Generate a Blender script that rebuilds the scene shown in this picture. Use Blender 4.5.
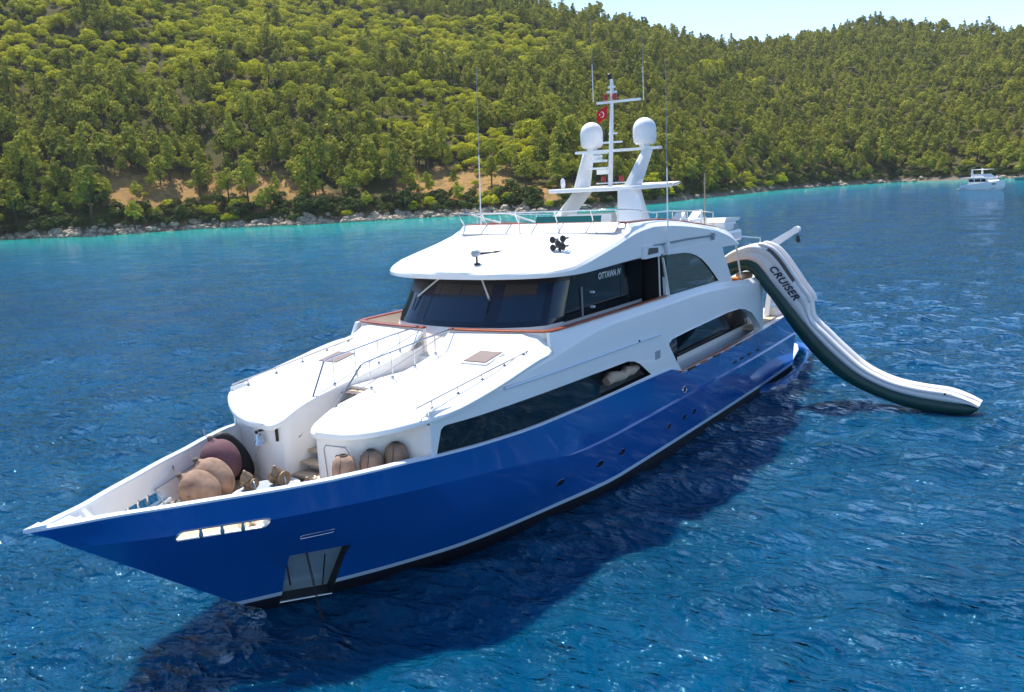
import bpy, bmesh, math, random
import numpy as np
from mathutils import Vector, Matrix
for o in list(bpy.data.objects): bpy.data.objects.remove(o)
C = bpy.context.scene.collection
scene = bpy.context.scene
PI = math.pi
R = math.radians
random.seed(7)
rng = np.random.default_rng(11)

# ---------------------------------------------------------------- camera
# world frame: X towards the yacht's bow, Y to its port side, Z up, origin at the stern on the water
CAM = Vector((50.0, 17.9, 10.5))
FPX = 891.66
def build_camera():
    la = np.array([618., -196., FPX]); la /= np.linalg.norm(la)          # aft direction seen by the drone camera
    ts = np.array([-1316., -93., FPX]); ts /= np.linalg.norm(ts)         # starboard direction
    up = np.cross(la, ts)
    if up[1] > 0: up = -up
    # rows: camera axes (x right, y down, z forward) in world coordinates
    W = np.array([-la, -ts, up])           # world X, Y, Z expressed in camera axes
    right = W[:, 0]; down = W[:, 1]; fwd = W[:, 2]
    M = Matrix(((right[0], -down[0], -fwd[0], CAM.x),
                (right[1], -down[1], -fwd[1], CAM.y),
                (right[2], -down[2], -fwd[2], CAM.z), (0, 0, 0, 1)))
    cam = bpy.data.cameras.new('camera'); o = bpy.data.objects.new('camera', cam); C.objects.link(o)
    o.matrix_world = M
    cam.sensor_fit = 'HORIZONTAL'; cam.sensor_width = 36; cam.lens = 36 * FPX / 1024
    cam.clip_start = 0.1; cam.clip_end = 20000
    scene.camera = o
build_camera()

# ---------------------------------------------------------------- sky, sun, exposure
SUN_AZ, SUN_EL = R(-124), R(62)
SUN = Vector((math.cos(SUN_AZ) * math.cos(SUN_EL), math.sin(SUN_AZ) * math.cos(SUN_EL), math.sin(SUN_EL)))
w = bpy.data.worlds.new('World'); scene.world = w; w.use_nodes = True
nt = w.node_tree; bg = nt.nodes['Background']
sk = nt.nodes.new('ShaderNodeTexSky'); sk.sky_type = 'NISHITA'; sk.sun_disc = False
sk.sun_elevation = SUN_EL; sk.sun_rotation = PI / 2 - SUN_AZ
sk.air_density = 0.8; sk.dust_density = 0.0; sk.ozone_density = 2.0
nt.links.new(sk.outputs[0], bg.inputs[0]); bg.inputs[1].default_value = 0.14
sl = bpy.data.lights.new('sun', 'SUN'); sl.energy = 4.3; sl.angle = R(0.55); sl.color = (1.0, 0.95, 0.86)
so = bpy.data.objects.new('sun', sl); C.objects.link(so)
so.rotation_euler = SUN.to_track_quat('Z', 'Y').to_euler(); so.location = (0, 0, 60)
scene.view_settings.view_transform = 'Standard'; scene.view_settings.look = 'None'
scene.view_settings.exposure = 0.92; scene.view_settings.gamma = 1.0
scene.cycles.max_bounces = 8; scene.cycles.transparent_max_bounces = 8
scene.cycles.sample_clamp_indirect = 6.0
scene.cycles.use_denoising = True

# ---------------------------------------------------------------- materials
def mat(name, col, rough=0.5, metal=0.0, coat=0.0, spec=0.5, noise=None, bump=None, trans=0.0, ior=1.45):
    m = bpy.data.materials.new(name); m.use_nodes = True
    n = m.node_tree; b = n.nodes['Principled BSDF']
    b.inputs['Base Color'].default_value = (*col, 1); b.inputs['Roughness'].default_value = rough
    b.inputs['Metallic'].default_value = metal; b.inputs['Coat Weight'].default_value = coat
    b.inputs['Coat Roughness'].default_value = 0.04
    b.inputs['Specular IOR Level'].default_value = spec; b.inputs['IOR'].default_value = ior
    b.inputs['Transmission Weight'].default_value = trans
    if noise or bump:
        tc = n.nodes.new('ShaderNodeTexCoord')
    if noise:
        sc, amt = noise
        t = n.nodes.new('ShaderNodeTexNoise'); t.inputs['Scale'].default_value = sc; t.inputs['Detail'].default_value = 5
        n.links.new(tc.outputs['Object'], t.inputs['Vector'])
        mr = n.nodes.new('ShaderNodeMapRange'); mr.inputs[1].default_value = 0.3; mr.inputs[2].default_value = 0.7
        mr.inputs[3].default_value = 1 - amt; mr.inputs[4].default_value = 1 + amt
        n.links.new(t.outputs[0], mr.inputs[0])
        mx = n.nodes.new('ShaderNodeVectorMath'); mx.operation = 'SCALE'; mx.inputs[0].default_value = col
        n.links.new(mr.outputs[0], mx.inputs['Scale']); n.links.new(mx.outputs[0], b.inputs['Base Color'])
    if bump:
        sc, st = bump
        t2 = n.nodes.new('ShaderNodeTexNoise'); t2.inputs['Scale'].default_value = sc; t2.inputs['Detail'].default_value = 4
        n.links.new(tc.outputs['Object'], t2.inputs['Vector'])
        bp = n.nodes.new('ShaderNodeBump'); bp.inputs['Strength'].default_value = st; bp.inputs['Distance'].default_value = 0.02
        n.links.new(t2.outputs[0], bp.inputs['Height']); n.links.new(bp.outputs[0], b.inputs['Normal'])
    return m
M = dict(
    gel=mat('white_gelcoat', (0.80, 0.80, 0.79), 0.28, coat=0.3, noise=(0.8, 0.015)),
    cream=mat('cream_gelcoat', (0.78, 0.72, 0.66), 0.4, noise=(1.5, 0.03)),
    blue=mat('blue_hull_paint', (0.001, 0.082, 0.35), 0.18, coat=1.0, noise=(0.5, 0.05), bump=(0.35, 0.25)),
    stripe=mat('pale_stripe_paint', (0.45, 0.62, 0.78), 0.3, coat=0.5),
    black=mat('antifouling', (0.010, 0.012, 0.02), 0.5),
    cap=mat('cap_rail_paint', (0.62, 0.70, 0.80), 0.3, coat=0.4),
    teak=mat('varnished_teak', (0.33, 0.075, 0.03), 0.3, coat=0.6, noise=(6, 0.2)),
    deck=mat('teak_deck', (0.52, 0.40, 0.27), 0.7, noise=(9, 0.12)),
    glass=mat('dark_tinted_glass', (0.006, 0.010, 0.014), 0.04, spec=0.6),
    wsglass=mat('blue_tinted_glass', (0.008, 0.027, 0.055), 0.05, spec=0.5),
    olive=mat('olive_reflection_glass', (0.050, 0.052, 0.018), 0.03, spec=1.0, ior=1.8),  # olive base colour imitates a forest reflection in the pane
    seal=mat('black_window_seal', (0.012, 0.012, 0.014), 0.45),
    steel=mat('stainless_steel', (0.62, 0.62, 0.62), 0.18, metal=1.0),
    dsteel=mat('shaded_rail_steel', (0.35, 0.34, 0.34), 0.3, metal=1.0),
    grey=mat('grey_metal', (0.28, 0.32, 0.36), 0.5),
    navy=mat('navy_tinted_frame', (0.006, 0.014, 0.032), 0.12),
    bronze=mat('bronze_windlass', (0.24, 0.17, 0.11), 0.5, metal=0.4, noise=(14, 0.3)),
    rope=mat('rope', (0.42, 0.33, 0.22), 0.9, noise=(30, 0.2)),
    fender=mat('beige_fender_cover', (0.30, 0.195, 0.14), 0.9, noise=(3.0, 0.35), bump=(5, 1.0)),
    fdark=mat('plum_fender_cover', (0.13, 0.06, 0.075), 0.85, noise=(3, 0.15), bump=(4, 0.7)),
    blackc=mat('black_cover', (0.014, 0.014, 0.017), 0.6, bump=(6, 0.5)),
    red=mat('red_flag_cloth', (0.55, 0.012, 0.015), 0.8),
    redl=mat('red_lamp_lens', (0.35, 0.02, 0.03), 0.3),
    canvas=mat('white_canvas', (0.74, 0.70, 0.66), 0.85, bump=(3, 0.4)),
    tan=mat('tan_boat_cover', (0.50, 0.37, 0.27), 0.8, bump=(6, 0.8)),
    pvcw=mat('white_slide_vinyl', (0.74, 0.71, 0.70), 0.45, noise=(1.2, 0.03), bump=(1.2, 0.5)),
    topband=mat('brown_glass_band', (0.04, 0.034, 0.03), 0.3),
    pvcg=mat('green_slide_vinyl', (0.006, 0.055, 0.050), 0.35, noise=(1.5, 0.15), bump=(1.5, 0.5)),
    ink=mat('dark_lettering', (0.02, 0.02, 0.05), 0.6),
    wink=mat('white_lettering', (0.7, 0.7, 0.7), 0.6),
    orange=mat('orange_cloth', (0.7, 0.2, 0.03), 0.8),
    mesh=mat('brown_netting', (0.12, 0.10, 0.09), 0.9),
    domew=mat('radome_white', (0.78, 0.78, 0.78), 0.35),
    hatch=mat('mauve_hatch_cover', (0.15, 0.105, 0.105), 0.6),
    teal=mat('teal_windscreen', (0.02, 0.12, 0.11), 0.08),
    slotview=mat('slot_view_glass', (0.01, 0.10, 0.16), 0.05),
    galv=mat('pocket_stainless', (0.40, 0.54, 0.62), 0.2, metal=0.45, bump=(2.5, 0.8)),  # pale blue base stands in for water reflected in the plate
)

# ---------------------------------------------------------------- mesh helpers
class MB:
    def __init__(s): s.v = []; s.f = []; s.m = []
    def add(s, vs, fs, mi=0):
        o = len(s.v); s.v += [tuple(map(float, v)) for v in vs]; s.f += [tuple(i + o for i in f) for f in fs]
        s.m += [mi] * len(fs) if isinstance(mi, int) else list(mi)
        return s
    def box(s, c, d, rz=0, mi=0, rot=None):
        hx, hy, hz = d[0] / 2, d[1] / 2, d[2] / 2
        vs = [Vector((x, y, z)) for x in (-hx, hx) for y in (-hy, hy) for z in (-hz, hz)]
        m = rot if rot else Matrix.Rotation(rz, 3, 'Z')
        vs = [m @ v + Vector(c) for v in vs]
        return s.add(vs, [(0, 1, 3, 2), (4, 6, 7, 5), (0, 4, 5, 1), (2, 3, 7, 6), (0, 2, 6, 4), (1, 5, 7, 3)], mi)
    def tube(s, pts, r, n=8, cap=True, mi=0, sy=1.0):
        P = [Vector(p) for p in pts]; k = len(P); rs = r if hasattr(r, '__len__') else [r] * k
        T = []
        for i in range(k):
            a = P[max(0, i - 1)]; b = P[min(k - 1, i + 1)]; T.append((b - a).normalized())
        u = T[0].orthogonal().normalized()
        vs = []
        for i in range(k):
            u = (u - T[i] * u.dot(T[i]))
            if u.length < 1e-6: u = T[i].orthogonal()
            u.normalize(); v = T[i].cross(u)
            for j in range(n):
                a = 2 * PI * j / n; vs.append(P[i] + (u * math.cos(a) + v * math.sin(a) * sy) * rs[i])
        fs = [(i * n + j, i * n + (j + 1) % n, (i + 1) * n + (j + 1) % n, (i + 1) * n + j) for i in range(k - 1) for j in range(n)]
        if cap: fs += [tuple(range(n))[::-1], tuple((k - 1) * n + j for j in range(n))]
        return s.add(vs, fs, mi)
    def lathe(s, prof, c=(0, 0, 0), n=20, mi=0, rot=None, sx=1.0, sy=1.0):
        vs = []; m = rot if rot else Matrix.Identity(3)
        for (r, z) in prof:
            for j in range(n):
                a = 2 * PI * j / n; vs.append(m @ Vector((r * sx * math.cos(a), r * sy * math.sin(a), z)) + Vector(c))
        k = len(prof)
        fs = [(i * n + j, i * n + (j + 1) % n, (i + 1) * n + (j + 1) % n, (i + 1) * n + j) for i in range(k - 1) for j in range(n)]
        fs += [tuple(range(n))[::-1], tuple((k - 1) * n + j for j in range(n))]
        return s.add(vs, fs, mi)
    def ball(s, c, r, n=16, m=10, mi=0, rot=None):
        rx, ry, rz = r if hasattr(r, '__len__') else (r, r, r)
        prof = [(max(1e-3, math.sin(PI * i / m)), -math.cos(PI * i / m)) for i in range(m + 1)]
        vs = []; mt = rot if rot else Matrix.Identity(3)
        for (q, z) in prof:
            for j in range(n):
                a = 2 * PI * j / n; vs.append(mt @ Vector((rx * q * math.cos(a), ry * q * math.sin(a), rz * z)) + Vector(c))
        k = len(prof)
        fs = [(i * n + j, i * n + (j + 1) % n, (i + 1) * n + (j + 1) % n, (i + 1) * n + j) for i in range(k - 1) for j in range(n)]
        fs += [tuple(range(n))[::-1], tuple((k - 1) * n + j for j in range(n))]
        return s.add(vs, fs, mi)
    def loft(s, rows, closed=False, caps=False, mi=0):
        n = len(rows[0]); k = len(rows); vs = [p for r in rows for p in r]
        jn = n if closed else n - 1
        fs = [(i * n + j, i * n + (j + 1) % n, (i + 1) * n + (j + 1) % n, (i + 1) * n + j) for i in range(k - 1) for j in range(jn)]
        mm = [mi] * len(fs) if isinstance(mi, int) else [mi[j] for i in range(k - 1) for j in range(jn)]
        if caps: fs += [tuple(range(n))[::-1], tuple((k - 1) * n + j for j in range(n))]; mm += [mm[0]] * 2
        return s.add(vs, fs, mm)
    def prism(s, poly, a, b, mi=0):
        """poly: list of 3-D points; a, b: offsets of the two ends"""
        n = len(poly); A = [Vector(p) + Vector(a) for p in poly]; B = [Vector(p) + Vector(b) for p in poly]
        fs = [tuple(range(n))[::-1], tuple(range(n, 2 * n))] + [(i, (i + 1) % n, n + (i + 1) % n, n + i) for i in range(n)]
        return s.add(A + B, fs, mi)
    def mirror(s):
        o = MB(); o.v = [(x, -y, z) for x, y, z in s.v]; o.f = [f[::-1] for f in s.f]; o.m = list(s.m); return o
    def mesh(s, name, mats, smooth=None, weld=False):
        me = bpy.data.meshes.new(name); me.from_pydata(s.v, [], s.f)
        for m in mats: me.materials.append(m)
        me.polygons.foreach_set('material_index', s.m)
        bm = bmesh.new(); bm.from_mesh(me)
        if weld:
            bmesh.ops.remove_doubles(bm, verts=bm.verts, dist=1e-4)
            bmesh.ops.dissolve_degenerate(bm, edges=bm.edges, dist=1e-5)
        bmesh.ops.recalc_face_normals(bm, faces=bm.faces)
        bm.to_mesh(me); bm.free()
        if smooth is not None:
            me.shade_smooth(); me.set_sharp_from_angle(angle=R(smooth))
        return me
    def build(s, name, mats, parent=None, smooth=None, weld=False):
        if not isinstance(mats, (list, tuple)): mats = [mats]
        o = bpy.data.objects.new(name, s.mesh(name, mats, smooth, weld)); C.objects.link(o); o.parent = parent
        return o
def tag(o, label, cat=None, group=None, kind=None):
    if label: o['label'] = label
    if cat: o['category'] = cat
    if group: o['group'] = group
    if kind: o['kind'] = kind
    return o
def empty(name, loc, label, cat, group=None, rz=0):
    o = bpy.data.objects.new(name, None); C.objects.link(o); o.location = loc; o.rotation_euler = (0, 0, rz)
    o.empty_display_size = 0.5
    return tag(o, label, cat, group)
def struct(o, label=None, kind='structure'):
    o['kind'] = kind
    if label: o['label'] = label
    return o
def cut(o, cutters, mats, smooth=35):
    """boolean difference, baked at once; cutter faces take mats[their index]"""
    for mb in cutters:
        co = mb.build('cutter', mats); md = o.modifiers.new('b', 'BOOLEAN'); md.operation = 'DIFFERENCE'
        md.object = co; md.solver = 'EXACT'; md.material_mode = 'TRANSFER'
        bpy.context.view_layer.update()
        dg = bpy.context.evaluated_depsgraph_get()
        me = bpy.data.meshes.new_from_object(o.evaluated_get(dg)); old = o.data
        o.modifiers.clear(); o.data = me
        bpy.data.meshes.remove(old); cm = co.data; bpy.data.objects.remove(co); bpy.data.meshes.remove(cm)
    o.data.shade_smooth(); o.data.set_sharp_from_angle(angle=R(smooth))
    return o
def bevel(o, w, seg=2, ang=40):
    m = o.modifiers.new('bevel', 'BEVEL'); m.width = w; m.segments = seg; m.limit_method = 'ANGLE'; m.angle_limit = R(ang)
    m.harden_normals = False
    return o
def copy_tree(o, parent=None):
    c = o.copy(); C.objects.link(c); c.parent = parent
    for ch in o.children: copy_tree(ch, c)
    return c
def text_mesh(name, txt, size, parent, matl, M4, shear=0.0, extrude=0.004, space=1.0):
    cu = bpy.data.curves.new(name, 'FONT'); cu.body = txt; cu.size = size; cu.shear = shear; cu.extrude = extrude
    cu.space_character = space; cu.align_x = 'CENTER'; cu.align_y = 'CENTER'; cu.offset = size * 0.028
    t = bpy.data.objects.new('t', cu); C.objects.link(t); bpy.context.view_layer.update()
    me = bpy.data.meshes.new_from_object(t.evaluated_get(bpy.context.evaluated_depsgraph_get()))
    bpy.data.objects.remove(t)
    me.transform(M4); me.materials.clear(); me.materials.append(matl)
    o = bpy.data.objects.new(name, me); C.objects.link(o); o.parent = parent
    return o
def lin(pts):
    a = sorted(pts); xs = [p[0] for p in a]; ys = [p[1] for p in a]
    return lambda x: float(np.interp(x, xs, ys))
def spl(pts):
    a = sorted(pts); xs = np.array([p[0] for p in a], float); ys = np.array([p[1] for p in a], float)
    d = np.diff(ys) / np.diff(xs); m = np.zeros(len(xs)); m[0] = d[0]; m[-1] = d[-1]
    for i in range(1, len(xs) - 1):
        m[i] = 0 if d[i - 1] * d[i] <= 0 else 2 * d[i - 1] * d[i] / (d[i - 1] + d[i])
    def f(x):
        x = min(max(x, xs[0]), xs[-1]); i = min(int(np.searchsorted(xs, x, 'right')) - 1, len(xs) - 2); i = max(i, 0)
        h = xs[i + 1] - xs[i]; t = (x - xs[i]) / h
        return float((2*t**3-3*t**2+1)*ys[i] + (t**3-2*t**2+t)*h*m[i] + (-2*t**3+3*t**2)*ys[i+1] + (t**3-t**2)*h*m[i+1])
    return f
def frange(a, b, n): return [a + (b - a) * i / (n - 1) for i in range(n)]

# ================================================================ the big yacht
Y = empty('motor_yacht', (0, 0, 0), 'large white motor yacht with a deep blue hull and twin radomes, nearest the camera', 'yacht')
XS = 4.05
z_sheer = lin([(41.64, 4.10), (38, 3.93), (36, 3.85), (34, 3.84), (32, 3.72), (29.5, 3.56), (26, 3.48), (21.5, 3.42), (19.5, 3.36), (18.95, 3.0), (14, 3.05), (10, 3.14), (6, 3.26), (4, 3.3)])
b_sheer = spl([(41.64, 0), (40.9, .36), (40.15, .68), (39.2, 1.22), (38, 1.86), (37, 2.4), (35.8, 2.95), (34.85, 3.37), (33.5, 3.82), (31.5, 4.14), (28, 4.24), (20, 4.24), (8, 4.22), (4.05, 4.06)])
ledge = lin([(27.8, 0), (25.5, .05), (22, .09), (4, .09)])
z_knuckle = spl([(41, 3.44), (39.4, 3.36), (37.4, 3.23), (35.4, 3.13), (33.5, 3.03), (31, 2.76), (29, 2.46), (26.5, 2.06), (24.5, 2.02), (4, 2.02)])
LV = [  # z(x), stem x, half breadth
    (lambda x: -1.2, 34.4, spl([(34.4, 0), (31, 1.4), (27, 2.5), (22, 3.2), (10, 3.4), (4, 3.0)])),
    (lambda x: 0.0, 36.15, spl([(36.15, 0), (34.8, .85), (33, 1.75), (31, 2.6), (28, 3.3), (24, 3.95), (20, 4.05), (10, 4.03), (4, 3.88)])),
    (lambda x: 0.38, 36.75, spl([(36.75, 0), (34.7, 1.2), (33.05, 2.02), (30.9, 2.84), (27.9, 3.46), (23.75, 4.06), (16, 4.1), (9.8, 4.06), (4, 3.92)])),
    (lambda x: 0.52, 36.93, spl([(36.93, 0), (34.8, 1.25), (33.1, 2.1), (30.9, 2.92), (27.9, 3.52), (23.75, 4.08), (16, 4.12), (9.8, 4.07), (4, 3.93)])),
    (lambda x: 1.3, 37.96, spl([(37.96, 0), (36.6, .72), (35, 1.62), (33, 2.62), (31, 3.28), (28, 3.82), (24, 4.16), (16, 4.19), (9.8, 4.13), (4, 3.98)])),
    (lambda x: z_knuckle(x), 40.72, spl([(40.72, 0), (40.2, .45), (39.4, 1.06), (38.5, 1.56), (37.4, 2.14), (36.4, 2.61), (35.4, 3.05), (33.5, 3.7), (31, 4.06), (29, 4.14), (26.5, 4.18), (24, 4.26), (16, 4.28), (9.8, 4.24), (4, 4.06)])),
]
def lv_knuckle_top(x): return LV[5][2](x) - ledge(x)
ZL = [l[0] for l in LV] + [lambda x: z_knuckle(x) + .05 * min(1, ledge(x) / .05 + .3), lambda x: z_knuckle(x) + .05 + (z_sheer(x) - z_knuckle(x)) * .5, z_sheer]
SL = [l[1] for l in LV] + [40.76, 41.2, 41.64]
def b_mid(x):
    k = lv_knuckle_top(x) if x < 40.72 else 0
    return .5 * (k + b_sheer(x)) + .0
BL = [l[2] for l in LV] + [lambda x: lv_knuckle_top(x) if x < 40.72 else 0, b_mid, b_sheer]
def y_hull(x, z):
    zst = float(np.interp(x, SL, [ZL[i](SL[i]) for i in range(len(SL))]))
    zs, ys = [], []
    for i in range(len(ZL)):
        if x < SL[i]: zs.append(ZL[i](x)); ys.append(BL[i](x))
        else: zs.append(zst - .001 * (len(ZL) - i)); ys.append(0.0)
    return float(np.interp(z, zs, ys))
US = list(frange(0, .66, 26)) + [.66 + .34 * math.sin(PI / 2 * t) for t in frange(0, 1, 44)[1:]]
def station(u):
    pts = []
    for i in range(len(ZL)):
        x = XS + (SL[i] - XS) * u; b = max(BL[i](x), 0) if u < 1 else 0.0
        pts.append((x, b, ZL[i](x)))
    return pts
h = MB(); rows = []
for u in US:
    p = station(u); rows.append(p[::-1] + [(x, -y, z) for x, y, z in p])
nlv = len(ZL)
mi = [0] * (nlv - 4) + [0, 1, 2]
seg = []                                   # material per segment round the loop
side = [0] * (nlv - 1)
for i in range(nlv - 1):                   # i = segment between level i and i+1
    side[i] = 2 if i < 2 else (1 if i == 2 else 0)
seg = side[::-1] + [2] + side + [3]
h.loft(rows, closed=True, caps=True, mi=seg)
HM = [M['blue'], M['stripe'], M['black'], M['gel'], M['galv'], M['cream'], M['seal']]
hull = h.build('hull', HM, Y, smooth=30, weld=True)
# foredeck well inside the bulwarks
def b_in(x, z):
    return max(y_hull(x, z) - .16, .012)
wr = []
for x in [32.0, 33, 34, 35, 36, 37, 38, 38.8, 39.4, 39.9, 40.3, 40.6]:
    zs = z_sheer(x); a = b_in(x, 2.82); m_ = b_in(x, 3.3); b = b_in(x, zs)
    if x > 39: a = max(min(a, (40.7 - x) * .6), .01)
    if x > 39.6: m_ = max(min(m_, (41 - x) * .6), .012)
    b = min(b, max(.02, (41.1 - x) * .85)); zb = max(2.72, 4.1 - (41.64 - x) * .755 + .3)
    zm = max(3.3, zb + .12)
    wr.append([(x, a, zb), (x, m_, zm), (x, b, zs + .02), (x, b, 6), (x, -b, 6), (x, -b, zs + .02), (x, -m_, zm), (x, -a, zb)])
well = MB().loft(wr, closed=True, caps=True, mi=3)
sd = MB()
for s in (1, -1):
    sd.add(*(lambda b: (b.v, b.f, 3))(MB().box((13.9, s * 3.72, 2.75), (9.6, .78, .9), mi=3)))
cutters = [well, sd]
# roller fairlead through the bulwark: a long slot with round ends
def side_poly(pts, s=1): return [(x, 0, z) for x, z in pts]
def capsule(x0, z0, x1, z1, r, n=8):
    a = math.atan2(z1 - z0, x1 - x0); P = []
    for i in range(n + 1): t = a - PI / 2 + PI * i / n; P.append((x1 + r * math.cos(t), z1 + r * math.sin(t)))
    for i in range(n + 1): t = a + PI / 2 + PI * i / n; P.append((x0 + r * math.cos(t), z0 + r * math.sin(t)))
    return P
for s in (1, -1):
    P = capsule(37.44, 3.17, 38.98, 3.28, .115)
    cutters.append(MB().prism([(x, 0, z) for x, z in P], (0, s * .35, 0), (0, s * 3.2, 0), mi=3))
    # anchor pocket: shallow, with a slanted stainless floor
    A = [Vector((36.27, 1.38, 1.82)), Vector((34.77, 2.07, 1.70)), Vector((34.6, .93, -.04)), Vector((35.85, .32, .10))]
    nrm = (A[1] - A[0]).cross(A[3] - A[0]).normalized()
    if nrm.y < 0: nrm = -nrm
    c0 = [p + nrm * .8 for p in A]; c1 = [p - nrm * .28 for p in A]
    ce = sum(A, Vector()) / 4
    c1 = [(ce - nrm * .28) + (p - ce) * .94 for p in A]
    cv = [(p.x, s * p.y, p.z) for p in c0 + c1]
    cutters.append(MB().add(cv, [(3, 2, 1, 0), (4, 5, 6, 7), (0, 1, 5, 4), (1, 2, 6, 5), (2, 3, 7, 6), (3, 0, 4, 7)], [6, 4, 6, 6, 6, 6]))
cut(hull, cutters, HM, 30)

def hull_pt(x, z, off=0.0, s=1):
    y = y_hull(x, z); e = .03
    nx = -(y_hull(x + e, z) - y_hull(x - e, z)) / (2 * e); nz = -(y_hull(x, z + e) - y_hull(x, z - e)) / (2 * e)
    n = Vector((nx, 1, nz)).normalized(); p = Vector((x, y, z)) + n * off
    return Vector((p.x, s * p.y, p.z)), Vector((n.x, s * n.y, n.z))
def hull_patch(name, poly, off, matl, parent, s=1, th=.01):
    a = [hull_pt(x, z, off, s)[0] for x, z in poly]; b = [hull_pt(x, z, off - th, s)[0] for x, z in poly]; n = len(a)
    mb = MB().add(a + b, [tuple(range(n)), tuple(range(n, 2 * n))[::-1]] + [(i, (i + 1) % n, n + (i + 1) % n, n + i) for i in range(n)])
    return mb.build(name, matl, parent)
def ring_on_hull(x0, z0, x1, z1, r, t, s=1):
    P = capsule(x0, z0, x1, z1, r); pts = [hull_pt(x, z, .012, s)[0] for x, z in P]; pts.append(pts[0]); pts.append(pts[1])
    return MB().tube(pts, t, 6, cap=False)
for s in (1, -1):
    o = ring_on_hull(37.44, 3.17, 38.98, 3.28, .125, .022, s).build('fairlead_slot', M['steel'], Y, 60)
    for k, x in enumerate((37.85, 38.25, 38.65)):
        z = 3.17 + (x - 37.44) / 1.54 * .11
        p, n = hull_pt(x, z, -.06, s)
        MB().lathe([(.03, -.16), (.06, -.1), (.035, 0), (.06, .1), (.03, .16)], p, 10).build('roller_post', M['steel'], o, 50)
    m_ = MB().add(*(lambda q: (q.v, q.f))(ring_on_hull(35.58, 2.36, 36.25, 2.38, .05, .016, s)))
    o2 = m_.build('small_fairlead', M['steel'], Y, 60)
    hull_patch('plate', capsule(35.93, 2.37, 36.24, 2.38, .045), .008, M['gel'], o2, s)
    # mooring fairlead amidships and the portholes
    o3 = ring_on_hull(18.62, 2.3, 18.74, 2.3, .12, .03, s).build('mooring_fairlead', M['steel'], Y, 60)
    hull_patch('opening', capsule(18.62, 2.3, 18.74, 2.3, .1), .006, M['seal'], o3, s)
    for x, z, q in [(27.5, 1.27, .2), (25.34, 1.27, .2), (23.89, 1.27, .2), (20.09, 1.2, .15), (18.7, 1.2, .15), (17.73, 1.2, .15)]:
        p = hull_patch('porthole', capsule(x - q * .45, z, x + q * .45, z, .10), .012, M['glass'], Y, s)
        ring_on_hull(x - q * .45, z, x + q * .45, z, .11, .012, s).build('porthole_rim', M['blue'], p, 60)
    for x in (13.15, 12.3, 11.3, 10.2):
        hull_patch('scupper', [(x - .2, 2.24), (x + .22, 2.26), (x + .26, 2.38), (x - .16, 2.36)], .008, M['seal'], Y, s)
# anchor frame in the pocket and its chain running into the water
A3 = [Vector((36.27, 1.38, 1.82)), Vector((34.77, 2.07, 1.70)), Vector((34.6, .93, -.04)), Vector((35.85, .32, .10))]
MB().tube([A3[2] + Vector((0, .03, .02)), A3[3] + Vector((0, .03, .02))], .035, 8).build('pocket_lip', M['steel'], Y, 60)
ch = MB(); p0 = Vector((35.55, 1.22, 1.55)); p1 = Vector((35.7, 1.85, -.7)); n = 34
for i in range(n):
    c = p0.lerp(p1, i / (n - 1)); a = Matrix.Rotation(PI / 2 * (i % 2), 3, 'Z')
    pts = [c + a @ Vector((.028 * math.cos(t), 0, .05 * math.sin(t))) for t in frange(0, 2 * PI, 9)]
    ch.tube(pts, .011, 5, cap=False)
ch.build('anchor_chain', M['seal'], Y, 60)
for p, q in (((36.0, .95, 1.45), (35.9, .9, .75)), ((35.15, 1.45, 1.4), (35.1, 1.2, .5))):
    MB().tube([p, q], .022, 6).build('anchor_stay', M['seal'], Y, 60)
# cap rail
for s in (1, -1):
    rows = []
    for x in [19.3] + list(frange(20, 33, 14)) + list(frange(33.4, 41.2, 34)) + [41.4, 41.56, 41.66]:
        zs = z_sheer(min(x, 41.64)); y = max(b_sheer(min(x, 41.64)), 0.0)
        wi = .2 if x > 33.6 else .05
        yi = max(y - wi, -.0)
        rows.append([(x, s * (y + .025), zs - .015), (x, s * (y + .025), zs + .035), (x, s * (y - .04), zs + .055), (x, s * yi, zs + .045), (x, s * yi, zs - .01)])
    MB().loft(rows, closed=True, caps=True).build('cap_rail', M['cap'], Y, smooth=50)
MB().prism([(41.70, 0, 4.1), (41.45, .09, 4.1), (41.3, .16, 4.1), (41.3, -.16, 4.1), (41.45, -.09, 4.1)], (0, 0, 0), (0, 0, .075)).build('bow_plate', M['cap'], Y)
# hull rubbing strakes aft follow the knuckle; foredeck planking
rows = []
for x in frange(33.2, 39.2, 30):
    y = min(b_in(x, 2.82), max(.02, (40.7 - x) * .6)) - .004; rows.append([(x, -y, 2.735), (x, y, 2.735)])
MB().loft(rows).build('foredeck', M['deck'], Y)

# ---------------------------------------------------------------- swim platform
P = [(9.6, 4.06), (9.2, 4.3), (7.5, 4.4), (4, 4.26), (1.2, 3.72), (-.3, 3.2), (-1.15, 2.2), (-1.3, 0)]
full = P + [(x, -y) for x, y in P[::-1][1:]]
mb = MB()
rows = []
for z, g in ((-.4, -.26), (-.05, -.10), (.12, -.02), (.26, .0), (.38, -.05), (.48, -.14), (.55, -.25), (.6, -.38)):
    rows.append([(x, y + math.copysign(g, y) if y else 0, z) for x, y in full])
mb.loft(rows, caps=False)
mb.add([(x, y - math.copysign(.36, y) if y else 0, .6) for x, y in full], [tuple(range(len(full)))])
pl = mb.build('swim_platform', M['blue'], Y, smooth=40)
MB().prism([(4.0, 3.86, .6), (1.22, 3.36, .6), (-.25, 2.86, .6), (-1.1, 1.9, .6), (-1.25, 0, .6), (-1.1, -1.9, .6), (-.25, -2.86, .6), (1.22, -3.36, .6), (4.0, -3.86, .6)], (0, 0, 0), (0, 0, .03)).build('platform_deck', M['gel'], pl)
MB().tube([(x, y - .36, .6) for x, y in P[3:-1]] + [(-1.3, 0, .6)], .03, 6).build('platform_trim', M['stripe'], pl, 60)

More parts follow.
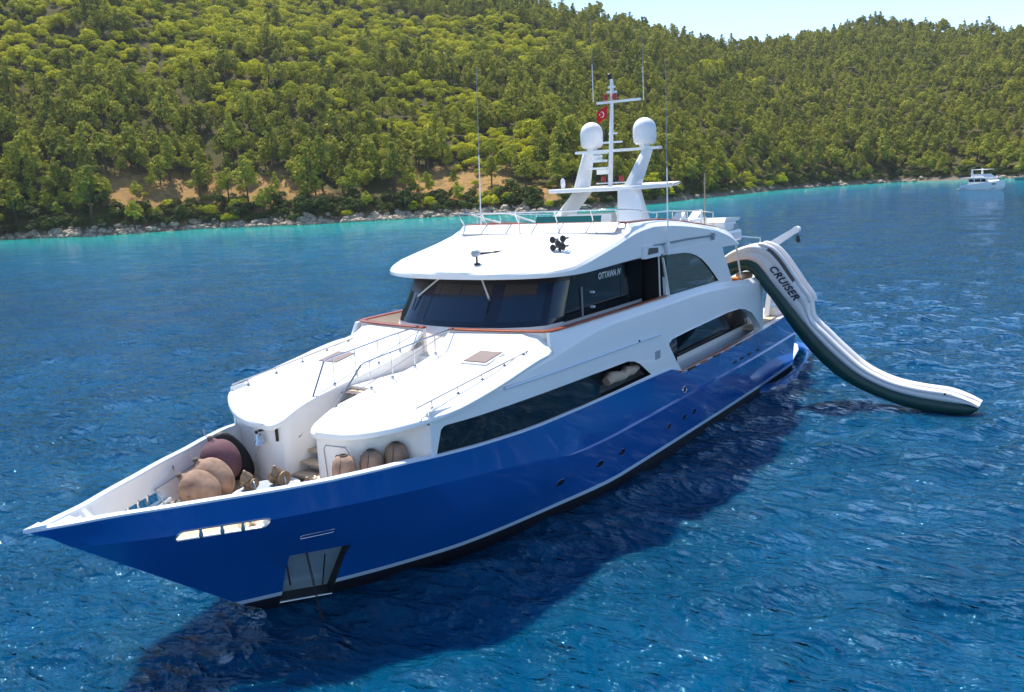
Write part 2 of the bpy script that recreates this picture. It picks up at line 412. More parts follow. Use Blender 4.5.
# ---------------------------------------------------------------- deckhouse below the foredeck lobes
zl = spl([(34.6, 4.42), (34.3, 4.56), (33.5, 4.83), (32, 5.05), (30.5, 5.24), (29.35, 5.45), (28.75, 5.78), (28.25, 6.02), (27.8, 6.05)])
y_house = spl([(34.42, 1.3), (34.36, 1.7), (34.2, 2.05), (33.95, 2.32), (33.65, 2.56), (33.45, 2.80), (33.43, 3.3), (33.41, 3.78), (33.34, 3.76), (33.2, 3.72), (32.9, 3.78), (32.3, 3.86), (30, 4.0), (28, 4.02)])
zo_ = spl([(33.5, 4.83), (32, 5.04), (30.5, 5.26), (29.5, 5.42), (28.7, 5.52), (27.4, 5.58)])
def x_end(y): return 28.27 - .40 * (min(y, 3.75) / 3.75) ** 2 - .22 * max(0, y - 3.75)
def lobe_z(x, y):
    if x >= 29.3: a = zl(x)
    else:
        q = min(1, (29.3 - x) / (29.3 - x_end(y))); s0 = .08 + .42 * min(1, y / 3.6) ** 2; e = min(1, max(0, (q - s0) / (1 - s0)))
        a = zl(29.3) + .08 * q + .50 * (e * e * (3 - 2 * e) * .5 + e * .5)
    if x > 33.4: return a
    f = min(1, max(0, (y - 3.45) / .7)) * min(1, (33.4 - x) / .8)
    return a * (1 - f) + zo_(x) * f
for s in (1, -1):
    rows = []
    for x in [34.42, 34.36, 34.2, 34.05, 33.9, 33.75, 33.6, 33.5, 33.45, 33.44, 33.43, 33.42, 33.41, 33.34, 33.28, 33.2, 33.1, 32.9, 32.6, 32.3, 31.5, 30.5, 29.35, 29.0, 28.7, 28.45, 28.3]:
        yo = y_house(x); t = (zl(x) if x > 29.3 else min(lobe_z(x, .6), lobe_z(x, 3.4), lobe_z(x, 3.9))) - .055
        yi = .58 if x < 34.3 else (.66 if x < 34.4 else .8)
        # the side leans in a little towards the top
        hb = lambda z: max(min(yo, y_hull(x, z) - .12), yi + .05)
        rows.append([(x, s * yi, 2.6), (x, s * yi, t), (x, s * (yo - .02), t), (x, s * yo, 3.95), (x, s * hb(3.6), 3.6), (x, s * hb(3.2), 3.2), (x, s * hb(2.9), 2.9), (x, s * hb(2.6), 2.6)])
    o = MB().loft(rows, closed=True, caps=True).build('deckhouse_front', M['gel'], Y, smooth=40)
# centre block behind the stairs, bridge deck and inner saloon
MB().box((24.6, 0, 3.9), (8.0, 5.9, 2.6)).box((29.9, 0, 3.85), (2.6, 1.14, 1.9)).build('deckhouse_core', M['gel'], Y)
MB().box((14.6, 0, 3.74), (12.0, 6.60, 2.92)).build('saloon', M['gel'], Y)
MB().box((18.5, 0, 5.17), (19.4, 8.0, .06)).build('bridge_deck', M['deck'], Y)
for s in (1, -1):
    MB().prism([(19.0, s * 3.31, 3.25), (9.2, s * 3.31, 3.35), (9.2, s * 3.31, 4.9), (19.0, s * 3.31, 4.9)], (0, 0, 0), (0, s * .02, 0)).build('saloon_window', M['glass'], Y)
# passage floor and the stairs from the foredeck
MB().box((30.05, 0, 4.88), (3.4, 1.14, .08)).build('passage_floor', M['cream'], Y)
MB().box((28.1, 0, 5.2), (.8, 1.14, .06)).build('passage_threshold', M['cream'], Y)
st = MB(); nst = 8
for i in range(nst):
    z = 2.72 + (i + 1) * 2.1 / nst; x = 34.25 - i * .33
    st.box((x - .2, 0, z - .03), (.4, 1.12, .06), mi=1)
    st.box((x - .36, 0, z - .16), (.05, 1.12, .26), mi=0)
stair = st.build('stairs', [M['cream'], M['deck']], Y)
MB().box((31.9, 0, 4.80), (.5, 1.1, .02)).build('stair_mat', M['hatch'], stair)

# foredeck lobes: sloping white tops with a rounded lip
def y_lobe(x):
    return spl([(34.66, 1.1), (34.6, 1.7), (34.45, 2.35), (34.2, 2.95), (33.9, 3.42), (33.5, 3.86), (33.0, 4.08), (32.3, 4.2), (31, 4.26), (28.6, 4.22), (28, 4.12), (27.7, 4.02)])(x)
y_lin = spl([(34.66, .95), (34.62, .80), (34.5, .62), (34.3, .56), (33.5, .54), (31, .55), (28, .5)])
for s in (1, -1):
    rows = []
    for x in [34.66, 34.64, 34.6, 34.55, 34.45, 34.3, 34.1, 33.9, 33.7, 33.5, 33.25, 33, 32.6, 32.3, 31.8, 31.2, 30.5, 30, 29.7, 29.5] + [29.3 - q for q in frange(0, 1, 12)]:
        q = 29.3 - x
        xx = (lambda y: x) if x > 29.3 else (lambda y: 29.3 - q * (29.3 - x_end(y)))
        yo = y_lobe(x if x > 29.3 else 29.3 - q * 1.5); yi = y_lin(x); cr = .05 * (1 - (q if q > 0 else 0) * .9)
        e1 = min(.1, .2 * (yo - yi)); e2 = min(.25, .3 * (yo - yi)); e3 = min(.04, .08 * (yo - yi)); W_ = yo - yi
        def pt(y, dz): X_ = xx(y); return (X_, s * y, lobe_z(X_, y) + dz)
        rows.append([pt(yi + e3 * .7, -.14), pt(yi, -.07), pt(yi + e3 * .5, -.015), pt(yi + e1, 0), pt(yi + W_ * .25, cr * .7), pt(yi + W_ * .5, cr), pt(yi + W_ * .72, cr * .8), pt(yi + W_ * .86, cr * .5),
                     pt(yo - e2 * .5, .01), pt(yo - e3, 0), pt(yo, -.04), pt(yo - e3 * .3, -.12)])
    nm = MB().loft(rows, closed=True, caps=True).build('foredeck_lobe', M['gel'], Y, smooth=50)
    # flush hatch near the bridge
    hx, hy = (29.35 if s > 0 else 30.25), s * 2.55
    tz = lobe_z(hx, 2.55) + .05
    sl = (lobe_z(hx + .4, 2.55) - lobe_z(hx - .4, 2.55)) / .8
    rot = Matrix.Rotation(-math.atan(sl), 3, 'Y')
    f = MB().box((hx, hy, tz + .0), (1.02, .92, .05), rot=rot).build('hatch_frame', M['gel'], nm)
    MB().box((hx, hy, tz + .035), (.88, .78, .03), rot=rot).build('hatch_lid', M['hatch'], f)
    # outboard handrail: rail, foot rail and feet
    xs = frange(28.0, 33.6, 12)
    def top(x): return 5.09 + (33.64 - x) / 5.84 * .58
    def zs_(x): return lobe_z(x, 3.55)
    rl = MB().tube([(x, s * 3.55, top(x)) for x in xs], .022, 6)
    for x in (33.0, 31.9, 30.8, 29.7, 28.7):
        rl.tube([(x, s * 3.55, zs_(x) - .02), (x, s * 3.55, top(x))], .018, 6)
        rl.lathe([(.05, -.01), (.05, .03), (.02, .05)], (x, s * 3.55, zs_(x) + .02), 8)
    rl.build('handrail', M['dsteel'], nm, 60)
    # stair-side railing with a long diagonal brace down to the foredeck
    y0 = s * .72; top_ = [(28.35, 6.12), (29.6, 6.05), (31.2, 5.92), (32.35, 5.83), (32.55, 5.78)]
    rl = MB().tube([(x, y0, z) for x, z in top_], .024, 6)
    for x in (32.2, 31.3, 30.3, 29.3):
        zt = float(np.interp(x, [p[0] for p in top_], [p[1] for p in top_])); rl.tube([(x, y0, zl(x) + .02), (x, y0, zt)], .018, 6)
        rl.lathe([(.05, -.01), (.05, .03), (.02, .05)], (x, y0, zl(x) + .03), 8)
    rl.build('stair_railing', M['steel'], nm, 60)
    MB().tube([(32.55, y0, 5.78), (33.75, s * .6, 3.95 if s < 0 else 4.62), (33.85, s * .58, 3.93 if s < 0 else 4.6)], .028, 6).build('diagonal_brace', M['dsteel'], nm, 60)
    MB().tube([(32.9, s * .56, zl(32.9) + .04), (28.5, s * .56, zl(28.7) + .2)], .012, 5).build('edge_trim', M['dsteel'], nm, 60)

# ---------------------------------------------------------------- bridge coaming with its varnished cap
y_co = spl([(28.3, .5), (28.25, 1.4), (28.12, 2.4), (27.95, 3.3), (27.8, 3.85), (27.4, 3.98), (19.6, 3.99)])
front = [(28.35, .52), (28.28, 1.4), (28.15, 2.4), (27.98, 3.3), (27.86, 3.72), (27.7, 3.9), (27.4, 3.96), (26.5, 3.98), (24, 3.99), (22, 3.99), (19.65, 3.99)]
for s in (1, -1):
    rows = []
    for i, (x, y) in enumerate(front):
        a = Vector(front[max(0, i - 1)]); b = Vector(front[min(len(front) - 1, i + 1)]); t = (b - a).normalized(); n = Vector((t.y, -t.x))
        if n.dot(Vector((-1, -.6))) < 0: n = -n
        def q(d, z): return (x + n.x * d, s * (y + n.y * d), z)
        rows.append([q(0, 5.1), q(0, 6.05), q(.12, 6.05), q(.12, 5.1)])
    o = MB().loft(rows, closed=True, caps=True).build('bridge_coaming', M['cream'], Y, smooth=40)
    rows = []
    for i, (x, y) in enumerate(front):
        a = Vector(front[max(0, i - 1)]); b = Vector(front[min(len(front) - 1, i + 1)]); t = (b - a).normalized(); n = Vector((t.y, -t.x))
        if n.dot(Vector((-1, -.6))) < 0: n = -n
        def q(d, z): return (x + n.x * d, s * (y + n.y * d), z)
        rows.append([q(-.04, 6.055), q(-.04, 6.105), q(0, 6.12), q(.12, 6.12), q(.15, 6.10), q(.15, 6.055)])
    MB().loft(rows, closed=True, caps=True).build('coaming_cap', M['teak'], o, smooth=50)

# ---------------------------------------------------------------- side shells with the long window and the aft opening
zc = spl([(33.6, 4.78), (32, 5.0), (30.5, 5.2), (29.3, 5.38), (27.4, 5.56), (24.5, 5.86), (21, 5.86), (17.7, 5.88), (14, 5.74), (11, 5.52), (8.4, 5.45)])
def y_shell(x): return min(4.225, b_sheer(x) - .015)
for s in (1, -1):
    rows = []
    for x in [33.45, 33.3, 33.1, 32.8, 32.3, 31.5, 30.5, 29.5, 28.6, 28.02, 27.9, 27.4, 26.4, 25.4, 24.4, 23, 21.5, 20, 19.3, 18.5, 17, 15.5, 14, 12.5, 11, 10, 9.6, 9.2, 8.9, 8.7]:
        ys = y_shell(x); c = zc(x)
        if x > 28.0: c = lobe_z(x, 4.15) - .1
        topz = c + .02 if x > 28 else (6.05 if x > 19.5 else c + .16)
        ytop = 3.96 if x < 28 else ys - .12
        if x > 33: ytop = ys - .1
        dr = max(0, 9.7 - x)                        # the after end rounds inwards
        yi = ys - (.28 if x < 33 else .05 + .23 * max(0, 33.45 - x) / .45); rnd = .9 * dr * dr * .5
        ys -= rnd; yi -= rnd * .6; ytop -= rnd * .7
        zb = z_sheer(x) - .03 if x > 18.9 else z_sheer(x) - .03
        ct = c if x > 9.5 else c - dr * dr * .3
        rows.append([(x, s * ys, zb), (x, s * (ys + .005), 4.2), (x, s * ys, 4.98), (x, s * (ys - .01), ct - .12), (x, s * (ys - .025), ct - .05), (x, s * (ys - .06), ct),
                     (x, s * min(ytop, ys - .14), topz - (c - ct)), (x, s * (min(ytop, ys - .14) - .1), topz - .02 - (c - ct)), (x, s * yi, 5.0), (x, s * yi, zb)])
    SM = [M['gel'], M['seal']]
    o = MB().loft(rows, closed=True, caps=True).build('side_shell', SM, Y, smooth=35)
    wfw = [(33.3, 3.83), (33.12, 4.45), (33.02, 4.52), (32.9, 4.535), (23.4, 4.34), (22.9, 4.24), (22.5, 4.08), (21.62, 3.52), (24, 3.52), (27, 3.55), (29.5, 3.6), (31, 3.68), (32.4, 3.79)]
    wfw = [(x, max(z, z_sheer(x) + .05)) for x, z in wfw]
    waf = [(18.85, 3.02), (19.45, 3.62), (20.02, 4.26), (20.05, 4.4), (19.9, 4.5), (18.5, 4.56), (14.2, 4.66), (12.8, 4.62), (12.1, 4.5), (11.2, 4.22), (10.2, 3.55), (9.98, 3.3), (10.05, 3.17), (14, 3.07)]
    c1 = MB().prism([(x, 0, z) for x, z in wfw], (0, s * 3.2, 0), (0, s * 4.8, 0), mi=1)
    c2 = MB().prism([(x, 0, z) for x, z in waf], (0, s * 3.2, 0), (0, s * 4.8, 0), mi=0)
    cut(o, [c1, c2], SM, 28)
    rows = []
    for x in [33.36, 33.2, 32.8, 32, 31, 30, 29, 28, 27, 26, 25.3]:
        y = y_shell(x) - .06
        zb = z_sheer(x) - .05; rows.append([(x, s * y, zb), (x, s * y, 4.75), (x, s * (y - .03), 4.75), (x, s * (y - .03), zb)])
    MB().loft(rows, closed=True, caps=True).build('long_window', M['glass'], o, 30)
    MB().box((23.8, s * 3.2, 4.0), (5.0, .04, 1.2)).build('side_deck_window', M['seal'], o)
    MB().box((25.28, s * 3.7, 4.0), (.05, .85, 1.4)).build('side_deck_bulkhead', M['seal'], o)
    MB().tube([(x, s * (y_shell(x) + .03), 5.0 - (30.65 - x) / 9.8 * .15) for x in frange(30.65, 20.84, 14)], .045, 8).build('rubbing_strake', M['cap'], o, 60)
    MB().box((21.05, s * (y_shell(21) + .006), 4.12), (.42, .02, .3)).build('vent_louvre', M['grey'], o)
    MB().prism([(20.0, s * 4.0, 3.62), (20.0, s * 4.0, 4.5), (18.9, s * 4.0, 4.55), (18.9, s * 4.0, 3.3)], (0, 0, 0), (0, s * .03, 0)).build('opening_screen', M['glass'], o)
    # glazed screen ahead of the opening's after curve, teak rail along its sill
    MB().tube([(18.8, s * 4.12, 3.03), (14.5, s * 4.12, 3.08), (10.4, s * 4.1, 3.16)], .05, 6).build('opening_rail', M['teak'], o, 60)
    for k in range(6): MB().box((18.0 - k * 1.3, s * 4.215, 3.0 + k * .01), (.8, .06, .07)).build('scupper_slot', M['teak' if k % 2 else 'seal'], o)
    loop = [(x, s * 4.235, z) for x, z in waf[3:12]]
    MB().tube(loop, .035, 6).build('opening_trim', M['gel'], o, 60)
    MB().lathe([(.05, 0), (.05, .03), (.03, .04)], (22.6, s * 4.27, 4.9), 8, rot=Matrix.Rotation(-s * PI / 2, 3, 'X')).build('side_lamp', M['seal'], o, 60)
# ---------------------------------------------------------------- wheelhouse
base = [(27.62, 0), (27.55, .9), (27.3, 1.9), (26.95, 2.6), (26.5, 3.02), (25.6, 3.12), (23.5, 3.12), (19.9, 3.10)]
topo = [(26.68, 0), (26.62, .9), (26.4, 1.9), (26.1, 2.55), (25.7, 2.96), (24.9, 3.08), (23.2, 3.10), (19.7, 3.08)]
def ring_at(z, off=0.0):
    t = (z - 6.17) / 1.25; P = []
    for (a, b), (c, d) in zip(base, topo): P.append(((a + (c - a) * t) + off, (b + (d - b) * t) + (off if b > 0 else 0) * .6))
    return [(x, -y, z) for x, y in P[::-1]] + [(x, y, z) for x, y in P[1:]]
wh = MB().loft([ring_at(5.15), ring_at(6.03)]).build('wheelhouse_base', M['cream'], Y, smooth=60)
gl = MB().loft([ring_at(6.03, .004), ring_at(6.6, .004), ring_at(7.1, .004), ring_at(7.62, .004)])
n = len(ring_at(7.62))
ws = gl.build('windshield', M['wsglass'], Y, smooth=60)
# inner dark sides (cabin seen behind the glass would be black): mullions, sill and head strips
def on_ring(t, z, off=.02):
    P = ring_at(z, off); L = [0]
    for a, b in zip(P, P[1:]): L.append(L[-1] + math.dist(a, b))
    d = t * L[-1]; k = min(max(int(np.searchsorted(L, d)) - 1, 0), len(P) - 2); f = (d - L[k]) / (L[k + 1] - L[k])
    return Vector(P[k]).lerp(Vector(P[k + 1]), f)
def ring_t(x, y):                            # parameter of the ring point nearest to (x, y) at sill height
    best = min((((on_ring(t, 6.2) - Vector((x, y, 6.2))).length), t) for t in frange(0, 1, 600)); return best[1]
def strip(name, ts, z0, z1, matl, off=.018):
    nz = 4; rows = [[tuple(on_ring(t, z0 + (z1 - z0) * k / nz, off)) for t in ts] for k in range(nz + 1)]
    return MB().loft(rows).build(name, matl, ws, smooth=60)
for x, y in ((27.4, 1.45), (27.4, -1.45), (26.55, 2.98), (26.55, -2.98)):
    t = ring_t(x, y); d = .011 if abs(y) < 2 else .006
    strip('mullion', frange(t - d, t + d, 4), 6.06, 7.55, M['navy'])
strip('window_sill', frange(0.01, .99, 60), 6.04, 6.2, M['navy'], .022)
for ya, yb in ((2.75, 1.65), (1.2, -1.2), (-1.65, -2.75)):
    strip('upper_glass_band', frange(*sorted((ring_t(27.5 - abs(ya) * .2, ya), ring_t(27.5 - abs(yb) * .2, yb))), 12), 6.98, 7.36, M['topband'], .010)  # brown bands stand in for the mirrored brow and headliner seen in the glass
strip('window_head', frange(0.01, .99, 60), 7.30, 7.6, M['seal'], .02)
for y in (3.12, -3.12):
    t1, t2 = sorted((ring_t(25.6, y), ring_t(19.9, y)))
    strip('side_window', frange(t1, t2, 12), 6.0, 7.45, M['glass'], .026)
for y0, y1 in ((-1.25, -2.05), (.75, 1.25)):
    a = on_ring(ring_t(27.5, y0), 7.45, .05); b = on_ring(ring_t(27.4, y1), 6.85, .06)
    o = MB().tube([a, b], .032, 6).build('wiper_arm', M['canvas'], ws, 60)
    c = on_ring(ring_t(27.4, y1), 6.45, .05); MB().tube([b + Vector((0, 0, .06)), c], .018, 5).build('wiper_blade', M['seal'], o, 60)
for s in (1, -1):                             # side mirrors / door handles
    for z in (6.75, 6.25): MB().box((23.85, s * 3.2, z), (.10, .14, .07)).build('door_hinge', M['cap'], ws)
    MB().box((24.5, s * 3.17, 6.5), (.03, .05, 1.0)).build('grab_rail', M['grey'], ws)
M4 = Matrix.Translation((22.5, 3.15, 7.2)) @ Matrix.Rotation(PI, 4, 'Z') @ Matrix.Rotation(PI / 2, 4, 'X')
text_mesh('name_lettering', 'OTTAWA IV', .30, ws, M['wink'], M4, .15)
M4 = Matrix.Translation((22.3, -3.148, 7.2)) @ Matrix.Rotation(PI / 2, 4, 'X')
text_mesh('name_lettering', 'OTTAWA IV', .30, ws, M['wink'], M4, .15)

# ---------------------------------------------------------------- full-beam cabin behind the side doors
SWM = [M['gel'], M['seal'], M['glass']]
for s in (1, -1):
    poly = [(19.55, 5.7), (19.75, 7.7), (14.2, 7.7), (12.62, 5.6)]
    o = MB().prism([(x, s * 3.95, z) for x, z in poly], (0, 0, 0), (0, -s * .12, 0)).build('cabin_side', SWM, Y)
    wp = [(19.38, 6.05), (19.9, 7.42), (19.86, 7.60), (17.9, 7.52), (17.3, 7.44), (16.7, 7.3), (16.1, 7.08), (15.5, 6.76), (14.9, 6.38), (14.38, 6.02)]
    cut(o, [MB().prism([(x, 0, z) for x, z in wp], (0, s * 3.7, 0), (0, s * 4.2, 0), mi=1)], SWM)
    MB().prism([(x, s * 3.9, z) for x, z in [(19.42, 6.0), (19.9, 7.64), (16.0, 7.64), (14.2, 6.0)]], (0, 0, 0), (0, -s * .03, 0)).build('cabin_window', M['olive'], o)
    MB().tube([(19.36, s * 3.96, 5.95), (19.86, s * 3.96, 7.5)], .05, 6).build('window_post', M['canvas'], o, 60)
    MB().box((19.5, s * 3.5, 6.6), (.1, .85, 2.2)).build('side_door', M['seal'], o)
    MB().tube([(20.1, s * 3.93, 5.95), (20.15, s * 3.93, 7.6)], .03, 6).build('deck_post', M['canvas'], o, 60)
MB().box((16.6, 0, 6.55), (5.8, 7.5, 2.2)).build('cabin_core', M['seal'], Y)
MB().box((13.3, 0, 6.4), (.5, 6.6, 1.9)).build('cabin_door', M['glass'], Y)

# ---------------------------------------------------------------- the roof with its brow and sundeck coaming
def yo_(x):
    u = max(0, (x - 24.6) / 2.80)
    return max(.12, 3.93 * max(0, 1 - u ** 3.5) ** (1 / 2.2))
zu_ = spl([(27.42, 7.53), (25.5, 7.57), (21.6, 7.66), (19.4, 7.62), (17.5, 7.48), (14, 7.38), (11.9, 7.32)])
crest = spl([(27.42, 7.66), (26.8, 7.74), (26.2, 7.82), (25.5, 7.95), (24.4, 8.16), (23.2, 8.38), (22.45, 8.55), (21.7, 8.68), (20.5, 8.78), (18.7, 8.70), (16.5, 8.48), (14.6, 8.22), (12.8, 7.80), (11.9, 7.42)])
teak = spl([(22.05, 8.92), (21.9, 8.92), (20, 8.90), (18, 8.76), (16, 8.52), (13.8, 8.22), (12.4, 7.95), (11.9, 7.8)])
rows = []
for x in [27.399, 27.395, 27.385, 27.365, 27.33, 27.28, 27.2, 27.1, 27.0, 26.85, 26.7, 26.5, 26.3, 26, 25.8, 25.4, 25, 24.4, 23.8, 23.2, 22.8, 22.5, 22.35, 22.05, 21.9, 21.85, 21.4, 20.5, 19.6, 18.7, 17.6, 16.5, 15.5, 14.6, 13.8, 13.2, 12.6, 12.2, 11.9]:
    yo = yo_(x); c = crest(x); zu = zu_(x)
    if x > 22.36: zt = c + .07; zi = c + .02; zs = zi
    elif x > 21.87: zt = zs = zi = 8.58 + (22.35 - x) / .45 * .32
    else: zt = 8.0; zs = zi = teak(x) - .02
    if x <= 21.87: inner = 8.0
    else: inner = zi
    k = min(1, yo / 3.9)
    y1, y2, y3 = 3.42 * k, 3.62 * k, 3.83 * k
    fl = min(.1, (c - zu) * .3)
    half = [(x, 0, zt + (.04 if x > 22.3 else 0)), (x, y1 * .6, zt + (.03 if x > 22.3 else 0)), (x, y1, inner), (x, y1 + .02, zs), (x, y2, zs), (x, y3, c if x < 25.8 else c - .03), (x, yo, c - .1 if c - zu > .3 else (c + zu) / 2 + .02), (x, yo, zu + .02), (x, yo - .06, zu), (x, yo * .8, zu - .0)]
    rows.append(half + [(a, -b, d) for a, b, d in half[::-1][:-1]])
roof = MB().loft(rows, closed=True, caps=True).build('wheelhouse_roof', M['gel'], Y, smooth=28)
# varnished rail cap, framed wind panels, stanchions and rail
cap = [(22.06, y, 8.945) for y in frange(-3.5, 3.5, 15)]
side_ = lambda s: [(x, s * 3.53, teak(x) + .01) for x in frange(21.85, 13.6, 22)]
MB().tube(side_(-1)[::-1] + cap + side_(1), .045, 6, sy=1).build('sundeck_cap', M['teak'], roof, 60)
for i in range(6):
    ya, yb = -3.42 + i * 1.14, -3.42 + (i + 1) * 1.14
    P = [(22.5, ya + .03, 8.635), (22.5, yb - .03, 8.635), (22.1, yb - .03, 8.94), (22.1, ya + .03, 8.94)]
    o = MB().prism(P, (0, 0, 0), (.02, 0, .02)).build('wind_panel', M['gel'], roof)
    MB().tube([P[0], P[1]], .016, 5).tube([(22.51, ya, 8.65), (22.11, ya, 8.95)], .018, 5).build('panel_frame', M['grey'], o, 60)
MB().tube([(22.51, 3.42, 8.65), (22.11, 3.42, 8.95)], .018, 5).build('panel_edge', M['grey'], roof, 60)
rail = MB()
ry = [(22.35, y, 9.42) for y in frange(-3.45, 3.45, 12)]
rail.tube([(21.0, -3.55, 9.35)] + ry + [(21.0, 3.55, 9.32), (19.7, 3.55, 9.16), (18.3, 3.55, 9.14), (15.5, 3.55, 9.0), (13.9, 3.55, 8.85)], .026, 6)
rail.tube([(21.0, -3.55, 9.35), (19, -3.55, 9.25), (16, -3.55, 9.05), (13.9, -3.55, 8.85)], .026, 6)
for y in (-3.4, -2.3, -.8, .9, 2.4, 3.4): rail.tube([(22.1, y * .98, 8.94), (22.25, y * 1.0, 9.2), (22.35, y, 9.42)], .02, 5)
for s in (1, -1):
    for x in (20.6, 19.4, 18, 16.6, 15.2, 13.9): rail.tube([(x, s * 3.54, teak(x)), (x, s * 3.55, float(np.interp(x, [13.9, 15.5, 18.3, 19.7, 21], [8.85, 9.0, 9.14, 9.16, 9.33])))], .02, 5)
rail.build('sundeck_railing', M['steel'], roof, 60)
rail = MB()
for y0, y1 in ((-3.4, -2.2), (-1.6, -.6)): rail.tube([(21.6, y0, 9.35), (21.3, y1, 9.0)], .03, 5)
rail.build('folded_bimini_bow', M['canvas'], roof, 60)
for s in (1, -1):
    MB().tube([(20.6, s * 3.99, 8.02), (17.7, s * 4.0, 8.02), (14.8, s * 3.98, 7.95)], .05, 8, sy=.6).build('side_rub_rail', M['grey'], roof, 60)
    MB().box((15.1, s * 4.02, 7.93), (.12, .1, .3)).build('rail_bracket', M['grey'], roof)
    q = MB().prism([(21.6, s * 3.94, 7.63), (21.45, s * 3.94, 8.05), (20.35, s * 3.94, 8.0), (20.3, s * 3.94, 7.63)], (0, 0, 0), (0, s * .16, 0)).build('navigation_light_box', M['gel'], roof)
    MB().prism([(21.4, s * 4.105, 7.76), (21.3, s * 4.105, 7.99), (20.55, s * 4.105, 7.95), (20.55, s * 4.105, 7.76)], (0, 0, 0), (0, s * .01, 0)).build('lamp_recess', M['mesh'], q)
    MB().prism([(19.75, s * 3.96, 8.05), (19.45, s * 3.96, 8.05), (19.6, s * 3.96, 7.6)], (0, 0, 0), (0, s * .12, 0)).build('antenna_bracket', M['gel'], roof)
def whip(p, q, r=.028):
    p, q = Vector(p), Vector(q); m_ = p.lerp(q, .45)
    o = MB().tube([p, p.lerp(q, .1), m_], [r * 1.3, r, r * .8], 6).build('whip_antenna', M['domew'], Y, 60)
    MB().tube([m_, q], [r * .5, r * .3], 5).build('antenna_tip', M['grey'], o, 60)
whip((19.6, 4.06, 7.6), (19.35, 4.0, 14.6)); whip((20.9, -3.45, 8.9), (20.6, -3.45, 15.0))
# searchlight and horn cluster on the brow
o = MB().lathe([(.12, 0), (.12, .03), (.035, .05), (.035, .30)], (26.35, .3, 7.92), 10).build('searchlight', M['seal'], roof, 50)
MB().lathe([(.07, -.16), (.11, -.1), (.12, .12), (.10, .15)], (26.35, .28, 8.28), 10, rot=Matrix.Rotation(PI / 2, 3, 'Y')).build('lamp_head', M['grey'], o, 50)
MB().box((25.0, -.3, 8.17), (.16, .9, .05), rz=.5).box((24.75, .1, 8.2), (.1, .4, .05), rz=1.1).build('low_black_bar', M['seal'], roof)  # low black bar with a short stub, lying on the roof aft of the searchlight
o = MB().lathe([(.05, 0), (.05, .22)], (24.6, 2.45, 8.15), 8).build('air_horn', M['seal'], roof, 50)
for dy, dz in ((-.2, .16), (.18, .20), (-.2, .42), (.2, .46), (0, .3)):
    MB().lathe([(.03, -.3), (.04, -.1), (.12, .06), (.10, .065)], (24.65, 2.45 + dy, 8.15 + dz), 10, rot=Matrix.Rotation(PI / 2, 3, 'Y')).build('trumpet', M['seal'], o, 50)

# ---------------------------------------------------------------- radar arch, hardtop, mast
def plate_leg(name, a0, a1, b0, b1, y0, y1, th, parent=Y, m='gel'):
    """leg between a base segment a0-a1 (x, z) at |y| = y0 and a top segment b0-b1 at y1, thickness th"""
    mb = MB(); rows = []
    for k in range(7):
        t = k / 6; e = t
        xa, za = a0[0] + (b0[0] - a0[0]) * t, a0[1] + (b0[1] - a0[1]) * t
        xb, zb = a1[0] + (b1[0] - a1[0]) * t, a1[1] + (b1[1] - a1[1]) * t
        y = y0 + (y1 - y0) * t; w_ = (xa - xb) * .12
        rows.append([(xa, y, za), (xa - w_, y + th / 2, za), (xb + w_, y + th / 2, zb), (xb, y, zb), (xb + w_, y - th / 2, zb), (xa - w_, y - th / 2, za)])
    return mb.loft(rows, closed=True, caps=True).build(name, M[m], parent, smooth=40)
for s in (1, -1):
    if s > 0:
        plate_leg('arch_leg', (19.7, 8.0), (16.1, 8.0), (18.7, 10.0), (16.8, 9.98), 1.95, 1.62, .3)
        plate_leg('mast_leg', (17.85, 10.1), (16.3, 10.1), (15.95, 11.6), (15.2, 11.6), 1.42, 1.42, .22)
    else:
        plate_leg('arch_leg', (19.6, 8.0), (18.0, 8.0), (16.5, 10.0), (15.0, 9.98), -1.75, -1.62, .3)
        plate_leg('mast_leg', (16.9, 10.1), (15.5, 10.1), (15.9, 11.6), (15.1, 11.6), -1.42, -1.42, .22)
P = [(18.35, 0), (18.3, 1.2), (18.1, 1.95), (15.6, 2.0), (14.2, 1.9), (14.2, -1.9), (15.6, -2.0), (18.1, -1.95), (18.3, -1.2)]
ht = MB().prism([(x, y, 9.98) for x, y in P], (0, 0, 0), (0, 0, .16)).build('hardtop', M['gel'], Y); bevel(ht, .04)
MB().loft([[(x, y * (1 - .16 * (14.6 - x)), 10.17 - .06 * math.sin(PI * (14.6 - x) / 3.2)) for y in frange(-2.0, 2.0, 9)] for x in frange(14.6, 11.2, 8)]).build('bimini_canvas', M['canvas'], ht, smooth=60).modifiers.new('s', 'SOLIDIFY').thickness = .09
for s in (1, -1): MB().tube([(14.2, s * 1.9, 10.1), (11.2, s * .9, 10.15)], .025, 5).build('canvas_pole', M['steel'], ht, 60)
MB().box((15.55, 0, 11.62), (.34, 3.95, .11)).build('dome_crossbar', M['gel'], Y)
for s in (1, -1):
    o = MB().lathe([(.22, 11.67), (.24, 11.77), (.38, 11.80), (.46, 11.90), (.48, 12.05), (.485, 12.38), (.47, 12.50), (.425, 12.62), (.35, 12.73), (.25, 12.81), (.13, 12.86), (.01, 12.875)], (15.5, s * 1.25, 0), 28).build('radome', M['domew'], Y, 40)
    MB().lathe([(.486, 12.1), (.490, 12.12), (.486, 12.14)], (15.5, s * 1.25, 0), 28).build('radome_seam', M['gel'], o, 60)
mast = MB().tube([(16.3, 0, 10.1), (16.05, 0, 12.4), (15.9, 0, 13.9)], [.14, .12, .09], 10, sy=.7).build('mast', M['gel'], Y, 50)
MB().box((16.0, .35, 13.58), (.16, 2.0, .09)).build('yard', M['gel'], mast)
